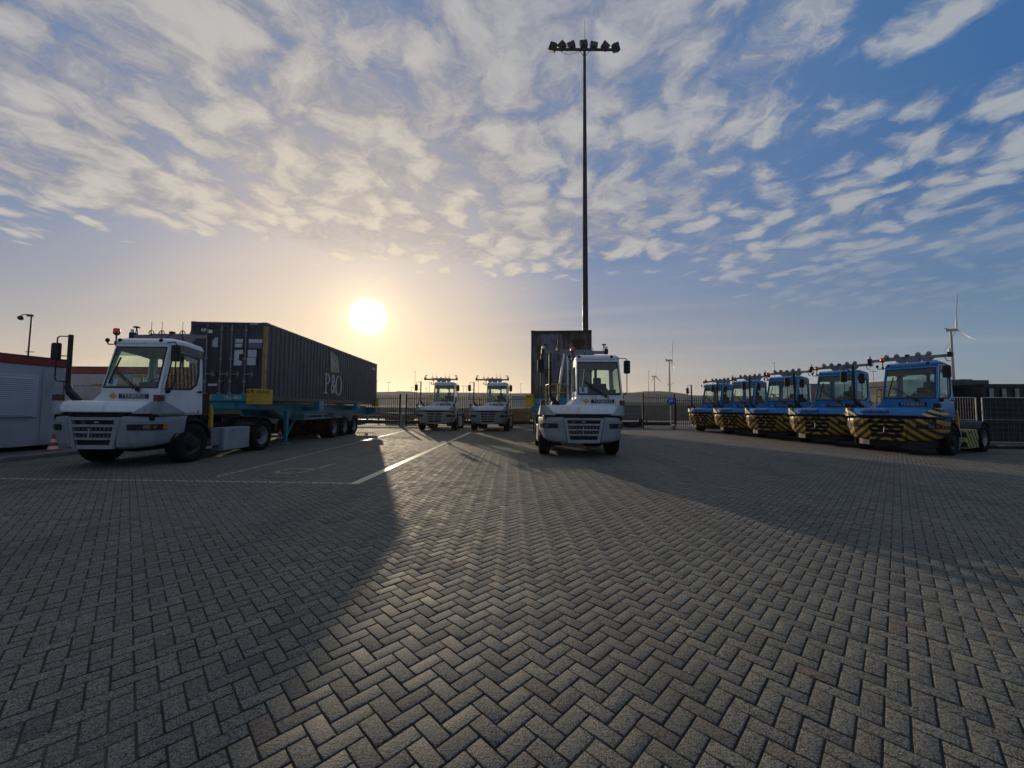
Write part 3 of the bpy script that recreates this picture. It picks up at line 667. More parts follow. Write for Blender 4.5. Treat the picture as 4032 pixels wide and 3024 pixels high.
    wp.cyl((.70, .30, 1.83), (.70, .27, 1.83), .04); wp.bar(Wf(.70, 1.84), Wf(.10, 2.28), .03, .02); wp.bar(Wf(.62, 1.84), Wf(.06, 2.26), .014, .014)
    wp.bar(Wf(.0, 1.98), Wf(.10, 2.62), .028, .02); obj('wiper', wp, blackp, T)
    lo = MB(); lo.tube([(.76, .29, 1.85), (.79, .27, 1.80), (.76, .27, 1.76), (.72, .28, 1.80)], .008, 6); obj('washer_hose', lo, blackp, T)
    # left-of-picture mirror mast on the hood
    mm = MB()
    mm.bar((-.70, .34, 1.55), (-.93, .32, 1.78), .13, .10); mm.bar((-.92, .32, 1.75), (-.965, .32, 1.92), .10, .09); mm.bar((-.965, .32, 1.90), (-.965, .32, 3.13), .070, .07)
    mo = obj('mirror_mast', mm, blackp, T, bevel=.01)
    ma = MB(); ma.tube([(-.965, .32, 3.09), (-1.20, .30, 3.09), (-1.245, .29, 3.05), (-1.245, .29, 2.1), (-1.22, .30, 2.03), (-.97, .32, 2.0)], .013, 6)
    ma.tube([(-1.06, .32, 2.03), (-1.06, .32, 1.58)], .007, 6); ma.tube([(-.965, .32, 2.62), (-1.2, .30, 2.62)], .012, 6); obj('mirror_arm', ma, blackp, mo)
    mr = MB(); mr.prism([(-1.34, 2.56), (-1.31, 2.53), (-1.17, 2.53), (-1.15, 2.56), (-1.15, 2.90), (-1.17, 2.93), (-1.31, 2.93), (-1.34, 2.90)], 1, .24, .32); obj('mirror', mr, blackp, mo, bevel=.02)
    gl = MB(); gl.box(-1.32, -1.17, .322, .326, 2.56, 2.90); obj('mirror_glass', gl, mat('mirror_silver', (.8, .8, .8), .05, 1.), mo)
    # door mirror
    ma = MB(); ma.tube([(1.12, .55, 3.0), (1.34, .50, 3.0), (1.385, .50, 2.95), (1.385, .50, 1.98), (1.36, .50, 1.93), (1.22, .50, 1.85)], .013, 6); ma.ball((1.24, .5, 1.82), .055, 8, 6, 1.2)
    mo = obj('door_mirror_arm', ma, blackp, T)
    mr = MB(); mr.prism([(1.29, 2.56), (1.31, 2.53), (1.46, 2.53), (1.48, 2.56), (1.48, 2.90), (1.46, 2.93), (1.31, 2.93), (1.29, 2.90)], 1, .45, .53); obj('mirror', mr, blackp, mo, bevel=.02)
    gl = MB(); gl.box(1.31, 1.46, .532, .536, 2.56, 2.90); obj('mirror_glass', gl, MATS['mirror_silver'], mo)
    # roof lamps and beacon
    be = MB(); be.cyl((-.24, .66, 2.92), (-.24, .66, 3.25), .016); be.cyl((-.24, .66, 3.19), (-.24, .66, 3.235), .035, .07, 14); be.cyl((-.24, .66, 2.96), (-.24, .66, 3.04), .035)
    bo = obj('beacon_stalk', be, blackp, T)
    be = MB(); be.lathe([(.068, 3.236), (.070, 3.245), (.064, 3.345), (.052, 3.36), (1e-3, 3.362)], 'z', (-.24, .66, 0), 16); obj('beacon_lens', be, orange, bo)
    hk = MB(); hk.tube([(-.12, .60, 2.96), (-.34, .58, 2.95), (-.36, .57, 3.0)], .014, 6); hk.ball((-.36, .57, 3.05), .045, 10, 6, 1.2); obj('hook_lamp', hk, blackp, T)
    for u in (-.06, .94):
        wl = MB(); wl.box(u-.06, u+.06, .57, .62, 2.985, 3.01); wl.ball((u, .58, 3.055), .047, 10, 8); obj('work_lamp', wl, blackp, T)
    # sensor bar
    zs = 3.39; DY = .70
    sbm = MB(); sbm.box(-1.08, 1.08, 1.20, 1.29, zs-.05, zs+.05)
    sbm.box(-.62, .62, 1.21, 1.28, zs+.05, zs+.085)
    for a0, a1 in ((-.24, -.04), (.42, .62)):
        sbm.prism([(a0+.02, 2.7), (a1-.02, 2.7), (a1-.02, 3.22), (a1+.09, zs-.04), (a0-.09, zs-.04), (a0+.02, 3.22)], 1, 1.21, 1.28)
        sbm.box(a0+.02, a1-.02, .86, 1.21, 2.74, 2.80)
    sbm.box(.02, .34, 1.19, 1.33, 3.12, zs-.05)
    sbo = obj('sensor_bar', sbm, graym, T, bevel=.01)
    for q_ in ([(-.1, 1.185, zs), (0, 1.18, zs+.04), (.03, 1.19, zs+.06)], [(.3, 1.19, zs+.06), (.34, 1.19, zs-.06), (.3, 1.2, 3.1)], [(-.7, 1.19, zs+.05), (-.62, 1.17, zs+.02), (-.5, 1.19, zs+.05)]): cbm = MB(); cbm.tube(q_, .008, 5); obj('cable', cbm, blackp, sbo)
    for u in (-.58, -.29, .29, .57):
        if blue:
            an = MB(); an.hexa([(u-.075, 1.19, zs+.085), (u+.075, 1.19, zs+.085), (u+.075, 1.30, zs+.085), (u-.075, 1.30, zs+.085)], [(u-.045, 1.20, zs+.19), (u+.045, 1.20, zs+.19), (u+.045, 1.28, zs+.19), (u-.045, 1.28, zs+.19)])
            an.cyl((u, 1.24, zs+.19), (u, 1.24, zs+.215), .012); obj('sensor_cup', an, graym, sbo, bevel=.01)
        else:
            an = MB(); an.tube([(u-.075, 1.24, zs+.085), (u-.055, 1.24, zs+.15), (u-.02, 1.24, zs+.175), (u+.02, 1.24, zs+.175), (u+.055, 1.24, zs+.15), (u+.075, 1.24, zs+.085)], .011, 6)
            an.cyl((u, 1.24, zs+.08), (u, 1.24, zs+.17), .02, .012, 8); an.cyl((u, 1.24, zs+.16), (u, 1.24, zs+.43), .0065, .005, 6); obj('antenna', an, mat('antenna_dark_red', (.07, .03, .035), .5), sbo)
    mbx = MB(); mbx.box(-.055, .055, 1.20, 1.29, zs+.086, zs+.15); obj('junction_box', mbx, blackp, sbo, bevel=.006)
    for s in (-1, 1):
        li = MB(); li.box(s*1.03, s*1.14, 1.17, 1.30, zs-.06, zs+.11)
        lo_ = obj('lidar_base', li, blackp, sbo, bevel=.01)
        lw = MB(); lw.cyl((s*1.085, 1.22, zs+.11), (s*1.085, 1.22, zs+.20 if not blue else zs+.215), .042, n=14); obj('lidar', lw, whitepl, sbo)
        if blue:
            bk_ = MB(); bk_.tube([(s*.97, 1.22, zs-.05), (s*1.0, 1.22, zs-.18), (s*1.1, 1.2, zs-.21)], .014, 6); obj('bracket', bk_, graym, sbo)
        else:
            gp_ = MB(); gp_.lathe([(1e-3, zs+.30), (.05, zs+.293), (.085, zs+.265), (.085, zs+.255), (.02, zs+.245), (.012, zs+.20)], 'z', (s*1.015, 1.26, 0), 14)
            gp_.tube([(s*1.015, 1.26, zs+.25), (s*.98, 1.26, zs+.05)], .012, 6); gp_.tube([(s*1.015, 1.26, zs+.25), (s*1.05, 1.27, zs+.1)], .010, 6); obj('gps_antenna', gp_, blackp, sbo)
    for o_ in [sbo]+list(sbo.children):
        for v_ in o_.data.vertices: v_.co.y += DY
        if o_.name.startswith(('sensor_bar',)): continue
    # yellow hand rail behind the hood on the right-hand deck
    hr = MB()
    hr.tube([(-.85, 1.75, 1.25), (-.85, 1.75, 2.22), (-.82, 1.75, 2.28), (-.30, 1.75, 2.28), (-.24, 1.75, 2.22), (-.22, 1.75, 2.02)], .02, 8)
    hr.tube([(-.58, 1.75, 1.25), (-.58, 1.75, 2.28)], .028, 8); hr.tube([(-.85, 1.75, 2.0), (-.22, 1.75, 2.0)], .018, 8); hr.tube([(-.85, 1.75, 2.28), (-.95, 2.4, 2.28), (-.95, 2.4, 1.2)], .02, 8)
    obj('hand_rail', hr, mat('orange_rail_paint', (.42, .21, .015), .45, var=.15), T)
    ho = MB(); ho.tube([(-.85+.0, 1.3, 1.56), (-.8, 1.35, 1.72), (-.72, 1.4, 1.62), (-.66, 1.4, 1.56)], .015, 6); ho.tube([(-.78, 1.1, 1.6), (-.55, 1.3, 1.72)], .018, 6); obj('air_hose', ho, blackp if not blue else silver, T)
    # behind the cab: deck, boxes, fenders, fifth wheel
    dk = MB(); dk.box(-1.1, .5, 1.62, 2.6, 1.10, 1.16); dk.box(.55, 1.15, 1.62, 1.98, 1.10, 1.16); obj('deck_plate', dk, chas, T)
    ab = MB(); ab.box(.86, 1.16, 1.64, 1.92, 1.26, 1.80); ab.box(.93, 1.08, 1.66, 1.86, 1.16, 1.26); obj('air_filter_box', ab, blackp, T, bevel=.02)
    yb = MB(); yb.box(1.12, 1.20, 1.94, 2.02, .86, 1.30); yb.hexa([(1.06, 1.96, 1.30), (1.2, 1.96, 1.30), (1.2, 2.0, 1.30), (1.06, 2.0, 1.30)], [(1.12, 1.96, 1.5), (1.16, 1.96, 1.5), (1.16, 2.0, 1.5), (1.12, 2.0, 1.5)]); obj('yellow_step_bracket', yb, yellow, T)
    bx = MB(); bx.box(.86, 1.24, 2.42, 3.52, .17, .83); bo = obj('tank_box', bx, bgrey if not blue else haz5, T, bevel=.025)
    kn = MB(); kn.box(1.238, 1.25, 2.72, 2.82, .72, .75); obj('box_latch', kn, blackp, bo)
    bx = MB(); bx.box(.80, 1.15, 2.05, 2.38, .34, .80); obj('battery_box', bx, graym, T, bevel=.02)
    bx = MB(); bx.box(-1.24, -.86, 2.2, 3.45, .30, .88); obj('tank_box', bx, white if not blue else haz3, T, bevel=.025)
    for q_ in ((-1.22, -.82, 1.72, 2.15, .28, .34), (-1.22, -.82, 1.72, 2.15, .62, .67), (.82, 1.2, 1.72, 2.02, .28, .34)): bx = MB(); bx.box(*q_); obj('step', bx, steel, T, bevel=.008)
    for s in (-1, 1):
        fd = MB(); r_, cy_ = .60, 1.32; ro, ri = [], []
        pts = [(cy_+r_*cos(a_)*1.02, .50+r_*sin(a_)) for a_ in np.linspace(R(8), R(172), 11)]
        fd.loft([[(s*.78, p[0], p[1]) for p in pts], [(s*1.24, p[0], p[1]) for p in pts]]); obj('front_fender', fd, blackp, T, solid=.02)
        fd = MB(); pts = [(4.15+.60*cos(a_), .51+.60*sin(a_)) for a_ in np.linspace(R(35), R(145), 9)]
        fd.loft([[(s*.60, p[0], p[1]) for p in pts], [(s*1.26, p[0], p[1]) for p in pts]]); obj('rear_fender', fd, blackp, T, solid=.02)
        wheel(T, s*1.22, 1.32, .50, .30, s); wheel(T, s*1.24, 4.15, .50, .27, s, True)
    fw = MB(); fw.lathe([(1e-3, 1.19), (.45, 1.19), (.48, 1.17), (.48, 1.12), (.3, 1.08)], 'z', (0, 4.0, 0), 24); fw.hexa([(-.4, 4.2, 1.08), (.4, 4.2, 1.08), (.30, 4.75, .96), (-.30, 4.75, .96)], [(-.4, 4.2, 1.17), (.4, 4.2, 1.17), (.30, 4.75, 1.02), (-.30, 4.75, 1.02)])
    fw.box(-.45, -.3, 3.6, 4.4, .92, 1.1); fw.box(.3, .45, 3.6, 4.4, .92, 1.1); obj('fifth_wheel', fw, chas, T, bevel=.01)
    rb = MB(); rb.box(-1.1, 1.1, 5.05, 5.12, .55, .85); ro = obj('rear_beam', rb, chas, T, bevel=.01)
    rl = MB(); rl.box(-1.0, -.7, 5.12, 5.15, .64, .76); rl.box(.7, 1.0, 5.12, 5.15, .64, .76); obj('rear_lamps', rl, redl, ro)
    if blue:
        M = face_front(-.30, .028, 1.43, R(18)); text('hood_lettering', 'embotech', .185, navyink, M, T, shear=.28, bold=.003, xs=1.05)
        M = face_front(.26, .030, 1.455, R(18)); s_ = MB()
        for k in range(5):
            a_ = k*2*pi/5+.3; p = [M @ Vector((cos(a_)*.055, sin(a_)*.035, .002)), M @ Vector((cos(a_+.3)*.02, sin(a_+.3)*.014, .002)), M @ Vector((cos(a_-.3)*.02, sin(a_-.3)*.014, .002))]
            s_.poly(p)
        obj('star_mark', s_, mat('pale_blue_mark', (.03, .16, .45), .4), T, fixn=False)
    else:
        text('door_lettering', 'Terberg', .055, mat('grey_blue_ink', (.18, .24, .30), .5), face_side(1.2215, 1.22, 1.31), T, ext=.001)
        wn = MB(); wn.prism([(1.40, 1.27), (1.50, 1.27), (1.45, 1.37)], 0, 1.2212, 1.2235); obj('warning_sticker', wn, mat('brown_sticker', (.25, .13, .06), .5), T)
    return T
protoW = make_tractor(False); protoB = make_tractor(True)
WGROUP = 'white terminal tractors in the yard'; BGROUP = 'blue terminal tractors parked side by side'
def place(T, x, y, rz, label, group):
    T.location = (x, y, 0); T.rotation_euler = (0, 0, rz); tag(T, label, group=group); return T
def number_sticker(T, s):
    st = MB(); zf = lambda z: .32+.235*(z-1.86)-.008
    st.poly([(-.08, zf(1.92), 1.92), (.16, zf(1.92), 1.92), (.16, zf(2.10), 2.10), (-.08, zf(2.10), 2.10)])
    o = obj('number_sticker', st, mat('sticker_pale', (.42, .55, .62), .5), T, fixn=False)
    text('sticker_number', s, .17, mat('sticker_blue_ink', (.01, .16, .34), .5), face_front(.04, zf(2.01)-.003, 2.01, .23), o, ext=.001, bold=.004)
t1 = place(protoW, -9.55, 8.78, R(.5), 'large white terminal tractor hitched to the trailer with the dark blue container', WGROUP)
t5 = place(copy_tree(protoW), 2.10, 11.20, R(-1.2), 'white terminal tractor in front of the rusty grey container, number 5 in its windscreen', WGROUP)
t2 = place(copy_tree(protoW), -4.86, 24.2, R(-.5), 'left one of the two small far white tractors parked by the fence', WGROUP)
t3 = place(copy_tree(protoW), -1.50, 24.2, R(-4.5), 'right one of the two small far white tractors, nearer the rusty container', WGROUP)
number_sticker(t1, '2'); number_sticker(t5, '5')
# white diagonal strut on the tractor with the rusty container
ds = MB(); ds.bar((-.36, 1.93, 3.36), (-.66, 1.80, 1.2), .075, .05); ds.bar((-.24, 1.95, 3.36), (-.24, 1.75, 1.2), .06, .05); obj('diagonal_strut', ds, white, t5)
BL = ['blue terminal tractor nearest the block building, at the right end of the row', 'second blue tractor from the block building, yellow hand rail on its deck showing',
      'middle one of the five blue terminal tractors, three from either end', 'second blue tractor from the fence and the round blue sign', 'farthest and smallest blue tractor, beside the fence with the round blue sign']
KP = [(13.68, 12.35), (13.58, 15.25), (13.45, 18.2), (13.3, 21.15), (13.1, 24.1)]   # near front cab corner of each
blues = []
for k in range(5):
    T = protoB if k == 0 else copy_tree(protoB)
    a_ = R((-64, -65, -63, -64, -64.5)[k]); kx, ky = KP[k]
    place(T, kx-(1.2*cos(a_)-.32*sin(a_)), ky-(1.2*sin(a_)+.32*cos(a_)), a_, BL[k], BGROUP); blues.append(T)
for o in list(blues[0].children):
    if o.name.startswith('diamond_sticker') and o.data.vertices[0].co.x < .5:
        for c_ in list(o.children): bpy.data.objects.remove(c_)
        bpy.data.objects.remove(o)
# ------------------------------------------------------------------ containers (origin: bottom centre of the end that faces the yard)
def corrug(mb, p0, p1, z0, z1, n, depth, nrm, base=0.):
    """vertical trapezoid ribs from p0 to p1 (xy); nrm outward xy"""
    p0, p1, nv = Vector((*p0, 0)), Vector((*p1, 0)), Vector((*nrm, 0)); pts = []
    for k in range(n):
        for f, d in ((0, 0), (.26, 0), (.5, -depth), (.76, -depth)):
            q_ = p0+(p1-p0)*((k+f)/n)+nv*(d+base); pts.append(q_)
    pts.append(p1+nv*base)
    mb.loft([[(q_.x, q_.y, z0) for q_ in pts], [(q_.x, q_.y, z1) for q_ in pts]])
def make_container(kind, loc, rz, label, H_):
    T = thing('shipping_container', label, 'container', loc, rz, 'shipping containers on trailers'); Wd, Ln = 1.219, 12.19
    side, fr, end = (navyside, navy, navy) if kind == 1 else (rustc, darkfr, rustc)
    f = MB()
    for sx in (-1, 1):
        f.box(sx*(Wd-.06), sx*Wd, .0, .10, .16, H_-.12); f.box(sx*(Wd-.06), sx*Wd, Ln-.10, Ln, .16, H_-.12)
        f.box(sx*(Wd-.05), sx*(Wd-.001), .1, Ln-.1, .0, .16); f.box(sx*(Wd-.05), sx*(Wd-.001), .1, Ln-.1, H_-.07, H_-.005)
    for y in (.0, Ln-.1):
        f.box(-Wd+.12, Wd-.12, y, y+.1, .0, .14); f.box(-Wd+.12, Wd-.12, y, y+.1, H_-.12, H_-.01)
    fo = obj('frame', f, fr, T, bevel=.008)
    cs = MB()
    for sx in (-1, 1):
        for y in (-.006, Ln-.17):
            for z in (0, H_-.118): cs.box(sx*(Wd-.16), sx*(Wd+.004), y, y+.176, z, z+.118)
    obj('corner_castings', cs, fr, T, bevel=.01)
    for sx in (-1, 1):
        s = MB(); corrug(s, (sx*(Wd-.012), .1), (sx*(Wd-.012), Ln-.1), .16, H_-.07, 42, .036, (sx, 0)); obj('side_wall', s, side, T, fixn=False)
    r = MB(); r.box(-Wd+.05, Wd-.05, .1, Ln-.1, H_-.04, H_-.02); obj('roof', r, side, T)
    r = MB(); r.box(-Wd+.06, Wd-.06, .1, Ln-.1, .06, .14); obj('floor', r, fr, T)
    s = MB(); corrug(s, (-Wd+.06, Ln-.03), (Wd-.06, Ln-.03), .14, H_-.12, 9, .04, (0, 1)); obj('rear_wall', s, side, T, fixn=False)
    if kind == 2:
        s = MB(); corrug(s, (-Wd+.06, .02), (Wd-.06, .02), .14, H_-.12, 9, .042, (0, -1)); obj('end_wall', s, end, T, fixn=False)
        pt = MB(); pt.prism([(.35, H_-.42), (.62, H_-.36), (.95, H_-.40), (.98, H_-.62), (.80, H_-.55), (.78, H_-.80), (.70, H_-.72), (.55, H_-.60)], 1, .0, .012); obj('torn_patch', pt, mat('torn_rust', (.045, .024, .016), .9, var=.4), T)
        return T
    yp = MB(); yp.box(Wd-.095, Wd+.003, -.012, .104, .125, H_-.12); obj('corner_post', yp, ochre, T, bevel=.008)
    for sx in (-1, 1):
        d = MB(); xa, xb = (-Wd+.06, -.006) if sx < 0 else (.006, Wd-.10)
        corrug(d, (xa+.06, .03), (xb-.06, .03), .20, H_-.18, 3, .03, (0, -1)); d.box(xa, xa+.06, .02, .06, .14, H_-.12); d.box(xb-.06, xb, .02, .06, .14, H_-.12); d.box(xa, xb, .021, .05, .14, .20); d.box(xa, xb, .021, .05, H_-.18, H_-.12)
        do_ = obj('door', d, navy, T, fixn=False)
        for fx in ((-.66, -.20) if sx < 0 else (.13, .58)):
            l = MB(); l.cyl((fx, -.03, .12), (fx, -.03, H_-.10), .017, n=8)
            for z in (.22, .60, 1.35, H_-.3): l.box(fx-.045, fx+.045, -.05, .0, z, z+.06)
            obj('lock_rod', l, lockm, do_)
            hn = MB(); hn.box(fx, fx+.30, -.06, -.035, .86, .89); hn.box(fx+.22, fx+.26, -.06, 0, .80, .95); obj('lock_handle', hn, lockm, do_)
    def U(x): return (x-1430)/295.
    def Z(y): return (1600-(1220+y/2.514))/117.6+1.45-1.64
    pl = [(1285, 1335, 285, 375), (1500, 1570, 295, 330), (1500, 1565, 340, 375), (1628, 1755, 295, 330), (1262, 1348, 735, 757), (1175, 1215, 195, 225), (1625, 1705, 400, 470), (1620, 1700, 475, 550), (1300, 1322, 648, 658), (1635, 1710, 138, 150)]
    for i, (a_, b_, c_, d_) in enumerate(pl):
        p = MB(); p.box(U(a_), U(b_), -.022-.001*i, -.012, Z(d_), Z(c_)); obj('placard', p, paper, T)
    p = MB(); p.box(U(1628), U(1750), -.021, -.012, Z(385), Z(335)); obj('placard', p, paperg, T)
    p = MB(); p.prism([(U(1495), Z(555)), (U(1570), Z(555)), (U(1572), Z(510)), (U(1540), Z(505)), (U(1540), Z(445)), (U(1577), Z(440)), (U(1575), Z(400)), (U(1497), Z(405))], 1, -.022, -.012); obj('placard', p, paper, T)
    # logo and letters on the +x side: y 4.6..6.4
    X = Wd+.006; L_ = T; lm = letterw
    def prism_y(pts, m_, name, par, x0=X, th_=.006): q_ = MB(); q_.prism(pts, 0, x0, x0+th_); return obj(name, q_, m_, par)
    z0, hh = .42, .93
    # P
    P_ = MB(); y0 = 4.45
    P_.prism([(y0+.12, z0), (y0+.27, z0), (y0+.27, z0+hh), (y0+.12, z0+hh)], 0, X, X+.006)
    P_.prism([(y0, z0), (y0+.39, z0), (y0+.39, z0+.05), (y0, z0+.05)], 0, X+.0005, X+.0065); P_.prism([(y0, z0+hh-.05), (y0+.3, z0+hh-.05), (y0+.3, z0+hh), (y0, z0+hh)], 0, X+.0005, X+.0065)
    ar = np.linspace(pi/2, -pi/2, 13)
    for a_, b_ in zip(ar, ar[1:]):
        o_ = lambda q_: (y0+.27+.36*cos(q_), z0+hh-.25+.25*sin(q_)); i_ = lambda q_: (y0+.27+.20*cos(q_), z0+hh-.25+.205*sin(q_))
        P_.prism([o_(a_), o_(b_), i_(b_), i_(a_)], 0, X+.001, X+.007)
    po = obj('company_lettering', P_, lm, T)
    text('company_lettering', '&', 1.28, lm, face_side(X+.004, y0+.98, z0+.44), T, ext=.003, bold=.012, xs=.72)
    O_ = MB(); ar = np.linspace(0, 2*pi, 33)
    for a_, b_ in zip(ar, ar[1:]):
        o_ = lambda q_: (y0+1.62+.42*cos(q_), z0+.44+.50*sin(q_)); i_ = lambda q_: (y0+1.62+.24*cos(q_), z0+.44+.45*sin(q_))
        O_.prism([o_(a_), o_(b_), i_(b_), i_(a_)], 0, X+.001, X+.007)
    obj('company_lettering', O_, lm, T)
    # waving quartered flag
    cnr = {'tl': (5.02, 2.42), 'tr': (5.85, 2.24), 'br': (6.10, 1.50), 'bl': (5.10, 1.44)}; c0 = (5.50, 1.90)
    yf = mat('faded_yellow_flag', (.34, .29, .17), .6); wf = mat('faded_white_flag', (.34, .33, .28), .6); bf = mat('faded_blue_flag', (.20, .20, .21), .6); rfl = mat('faded_red_flag', (.30, .25, .17), .6)
    for a_, b_, m_ in (('tl', 'tr', bf), ('tr', 'br', rfl), ('br', 'bl', yf), ('bl', 'tl', wf)): prism_y([cnr[a_], cnr[b_], c0], m_, 'flag_emblem', T)
    p = MB(); p.prism([(11.2, H_-.45), (11.75, H_-.45), (11.75, H_-.33), (11.2, H_-.33)], 0, X, X+.004); obj('placard', p, letterw, T)
    return T
ZC = 1.64
A1 = math.atan2(.66, 11.8)
c1 = make_container(1, (-9.42, 12.66, ZC), R(2.7), 'long dark navy shipping container with faded white lettering and a yellow corner post', 2.62)
c2 = make_container(2, (1.98, 15.45, ZC), R(-4.6), 'rust streaked grey shipping container on a trailer below the floodlight mast', 2.99)

# ------------------------------------------------------------------ trailers
def make_trailer(loc, rz, label, lettered, inner=.80):
    T = thing('container_trailer', label, 'trailer', loc, rz, 'teal container trailers')
    m = MB()
    for s in (-1, 1):
        prof = [(-.2, 1.62), (12.2, 1.54), (12.2, 1.05), (2.5, 1.0), (1.75, 1.33), (-.2, 1.36)]
        m.prism(prof, 0, s*.42, s*.56); m.prism([(a_, b_) for a_, b_ in ((1.75, 1.30), (2.5, .975), (12.2, 1.02), (12.2, 1.05), (2.5, 1.0), (1.75, 1.33))], 0, s*.36, s*.62)
    for y in np.arange(2.8, 12, 1.5): m.box(-.42, .42, y, y+.1, 1.1, 1.45)
    fr_ = obj('chassis_beams', m, teal, T, bevel=.006)
    b = MB(); b.box(-1.22, 1.22, -.26, -.02, 1.615, 1.845); b.prism([(-1.05, 1.36), (1.05, 1.36), (1.2, 1.61), (-1.2, 1.61)], 1, -.20, 0.05)
    b.prism([(.05, 1.42), (1.6, 1.36), (2.2, 1.05), (2.2, 1.5), (.05, 1.61)], 0, .56, .60); bo = obj('front_bolster', b, teal, T, bevel=.01)
    if lettered:
        text('trailer_number', 'TRL-803', .165, paper, face_front(.38, -.264, 1.73), bo, bold=.003)
        hz_ = MB(); hz_.box(-.32, -.27, -.264, -.261, 1.64, 1.82); obj('marker_tape', hz_, mat('tape_pink', (.5, .4, .4), .5), bo)
    for s in (-1, 1):
        for y, flare in ((-.35, 1), (12.1, -1)):
            g = MB(); y1 = y+.55
            pts = [(s*inner, y+.02*flare), (s*1.16, y+(-.06 if flare > 0 else .06)), (s*1.42, y+.35), (s*1.42, y+.5), (s*1.235, y+.5), (s*1.235, y+.10), (s*inner, y+.10)]
            if flare < 0: pts = [(a_, 2*y+.35-b_) for a_, b_ in pts]
            g.prism(pts, 2, 1.52, 2.02); go = obj('corner_guide', g, yellow, T, bevel=.012)
            if flare > 0:
                st = MB()
                for k in range(5):
                    f0, f1 = .12+k*.16, .20+k*.16; A_, B_ = Vector((s*1.16, y-.06)), Vector((s*1.42, y+.35)); nn = Vector((-(B_-A_).y, (B_-A_).x)).normalized()*(-.005*s)
                    a0, a1, b0, b1 = A_.lerp(B_, f0)+nn, A_.lerp(B_, f1)+nn, A_.lerp(B_, f0+.07)+nn, A_.lerp(B_, min(1, f1+.07))+nn
                    st.poly([(a0.x, a0.y, 1.87), (a1.x, a1.y, 1.87), (b1.x, b1.y, 1.98), (b0.x, b0.y, 1.98)])
                st.poly([(s*.90, y-.012, 1.98), (s*.90, y-.012, 1.88), (s*1.0, y-.042, 1.88)]); st.poly([(s*1.0, y-.042, 1.98), (s*1.12, y-.068, 1.98), (s*1.12, y-.068, 1.86)])
                obj('hazard_stripes', st, mat('stripe_dark_brown', (.05, .035, .015), .5), go, fixn=False)
    for y in (4.0, 8.6):
        for s in (-1, 1):
            b = MB(); b.box(s*.56, s*1.20, y, y+.3, 1.28, 1.46); b.box(s*1.08, s*1.28, y-.05, y+.42, 1.34, 1.72 if y < 5 else 1.66); bo = obj('bolster', b, teal, T, bevel=.012)
            if y < 5:
                h_ = MB(); h_.box(s*1.281, s*1.286, y+.1, y+.38, 1.60, 1.70); obj('hazard_stripes', h_, hazard_mat('hz%d' % s, .09, 1.2, False, 1) if False else haz3, bo)
            else:
                h_ = MB(); h_.box(s*1.281, s*1.285, y+.15, y+.35, 1.42, 1.60); obj('plate', h_, mat('pale_teal_plate', (.25, .42, .44), .5), bo)
    for s in (-1, 1):
        l = MB(); l.box(s*.74, s*.86, 2.16, 2.30, .42, 1.30); l.box(s*.76, s*.84, 2.18, 2.28, .06, .42); l.box(s*.66, s*.94, 2.08, 2.40, .0, .05); l.bar((s*.80, 2.28, .30), (s*.80, 2.95, 1.05), .05, .05); l.bar((s*.80, 2.28, .85), (s*.5, 2.3, 1.15), .05, .05)
        obj('landing_leg', l, teal, T, bevel=.006)
    cr = MB(); cr.box(-.74, .74, 2.2, 2.26, .28, .36); obj('leg_crossbar', cr, teal, T)
    for s in (-1, 1):
        g = MB(); g.box(s*1.10, s*1.14, 2.9, 8.9, .93, 1.0); g.box(s*1.10, s*1.14, 2.9, 5.2, 1.10, 1.16)
        for y in (3.0, 4.6, 6.0): g.box(s*.6, s*1.10, y, y+.06, .92, 1.18)
        obj('side_rail', g, mat('pale_teal_rail', (.13, .24, .26), .35, .4), T)
        for k, y in enumerate((5.75, 7.06, 8.37)):
            wheel(T, s*1.22, y, .49, .27, s, True)
        f = MB(); pts = [(8.37+.60*cos(a_), .50+.60*sin(a_)) for a_ in np.linspace(R(25), R(155), 8)]
        f.loft([[(s*.62, *p) for p in pts], [(s*1.24, *p) for p in pts]]); obj('mudguard', f, mat('pale_mudguard', (.20, .24, .25), .4), T, solid=.02)
    ax = MB()
    for y in (5.75, 7.06, 8.37): ax.cyl((-1.1, y, .49), (1.1, y, .49), .07); ax.box(-.55, -.35, y-.3, y+.3, .6, .95); ax.box(.35, .55, y-.3, y+.3, .6, .95)
    obj('axle', ax, chas, T)
    rr = MB(); rr.box(-1.2, 1.2, 12.2, 12.35, 1.05, 1.45); rr.box(-1.1, 1.1, 12.25, 12.33, .55, .67); rr.box(-.7, -.6, 12.25, 12.33, .67, 1.05); rr.box(.6, .7, 12.25, 12.33, .67, 1.05); ro = obj('rear_underrun', rr, teal, T, bevel=.01)
    rl = MB(); rl.box(-1.15, -.8, 12.35, 12.38, 1.2, 1.32); rl.box(.8, 1.15, 12.35, 12.38, 1.2, 1.32); obj('tail_lamps', rl, redl, ro)
    tk = MB(); tk.cyl((-.2, 4.2, .85), (.5, 4.2, .85), .16, n=16); obj('air_tank', tk, chas, T)
    return T
make_trailer((-9.42, 12.66, 0), R(2.7), 'teal skeleton trailer under the dark navy container, yellow guide at its front corner', True, .86)
make_trailer((1.98, 15.45, 0), R(-4.6), 'teal skeleton trailer under the rusty grey container', False, 1.07)

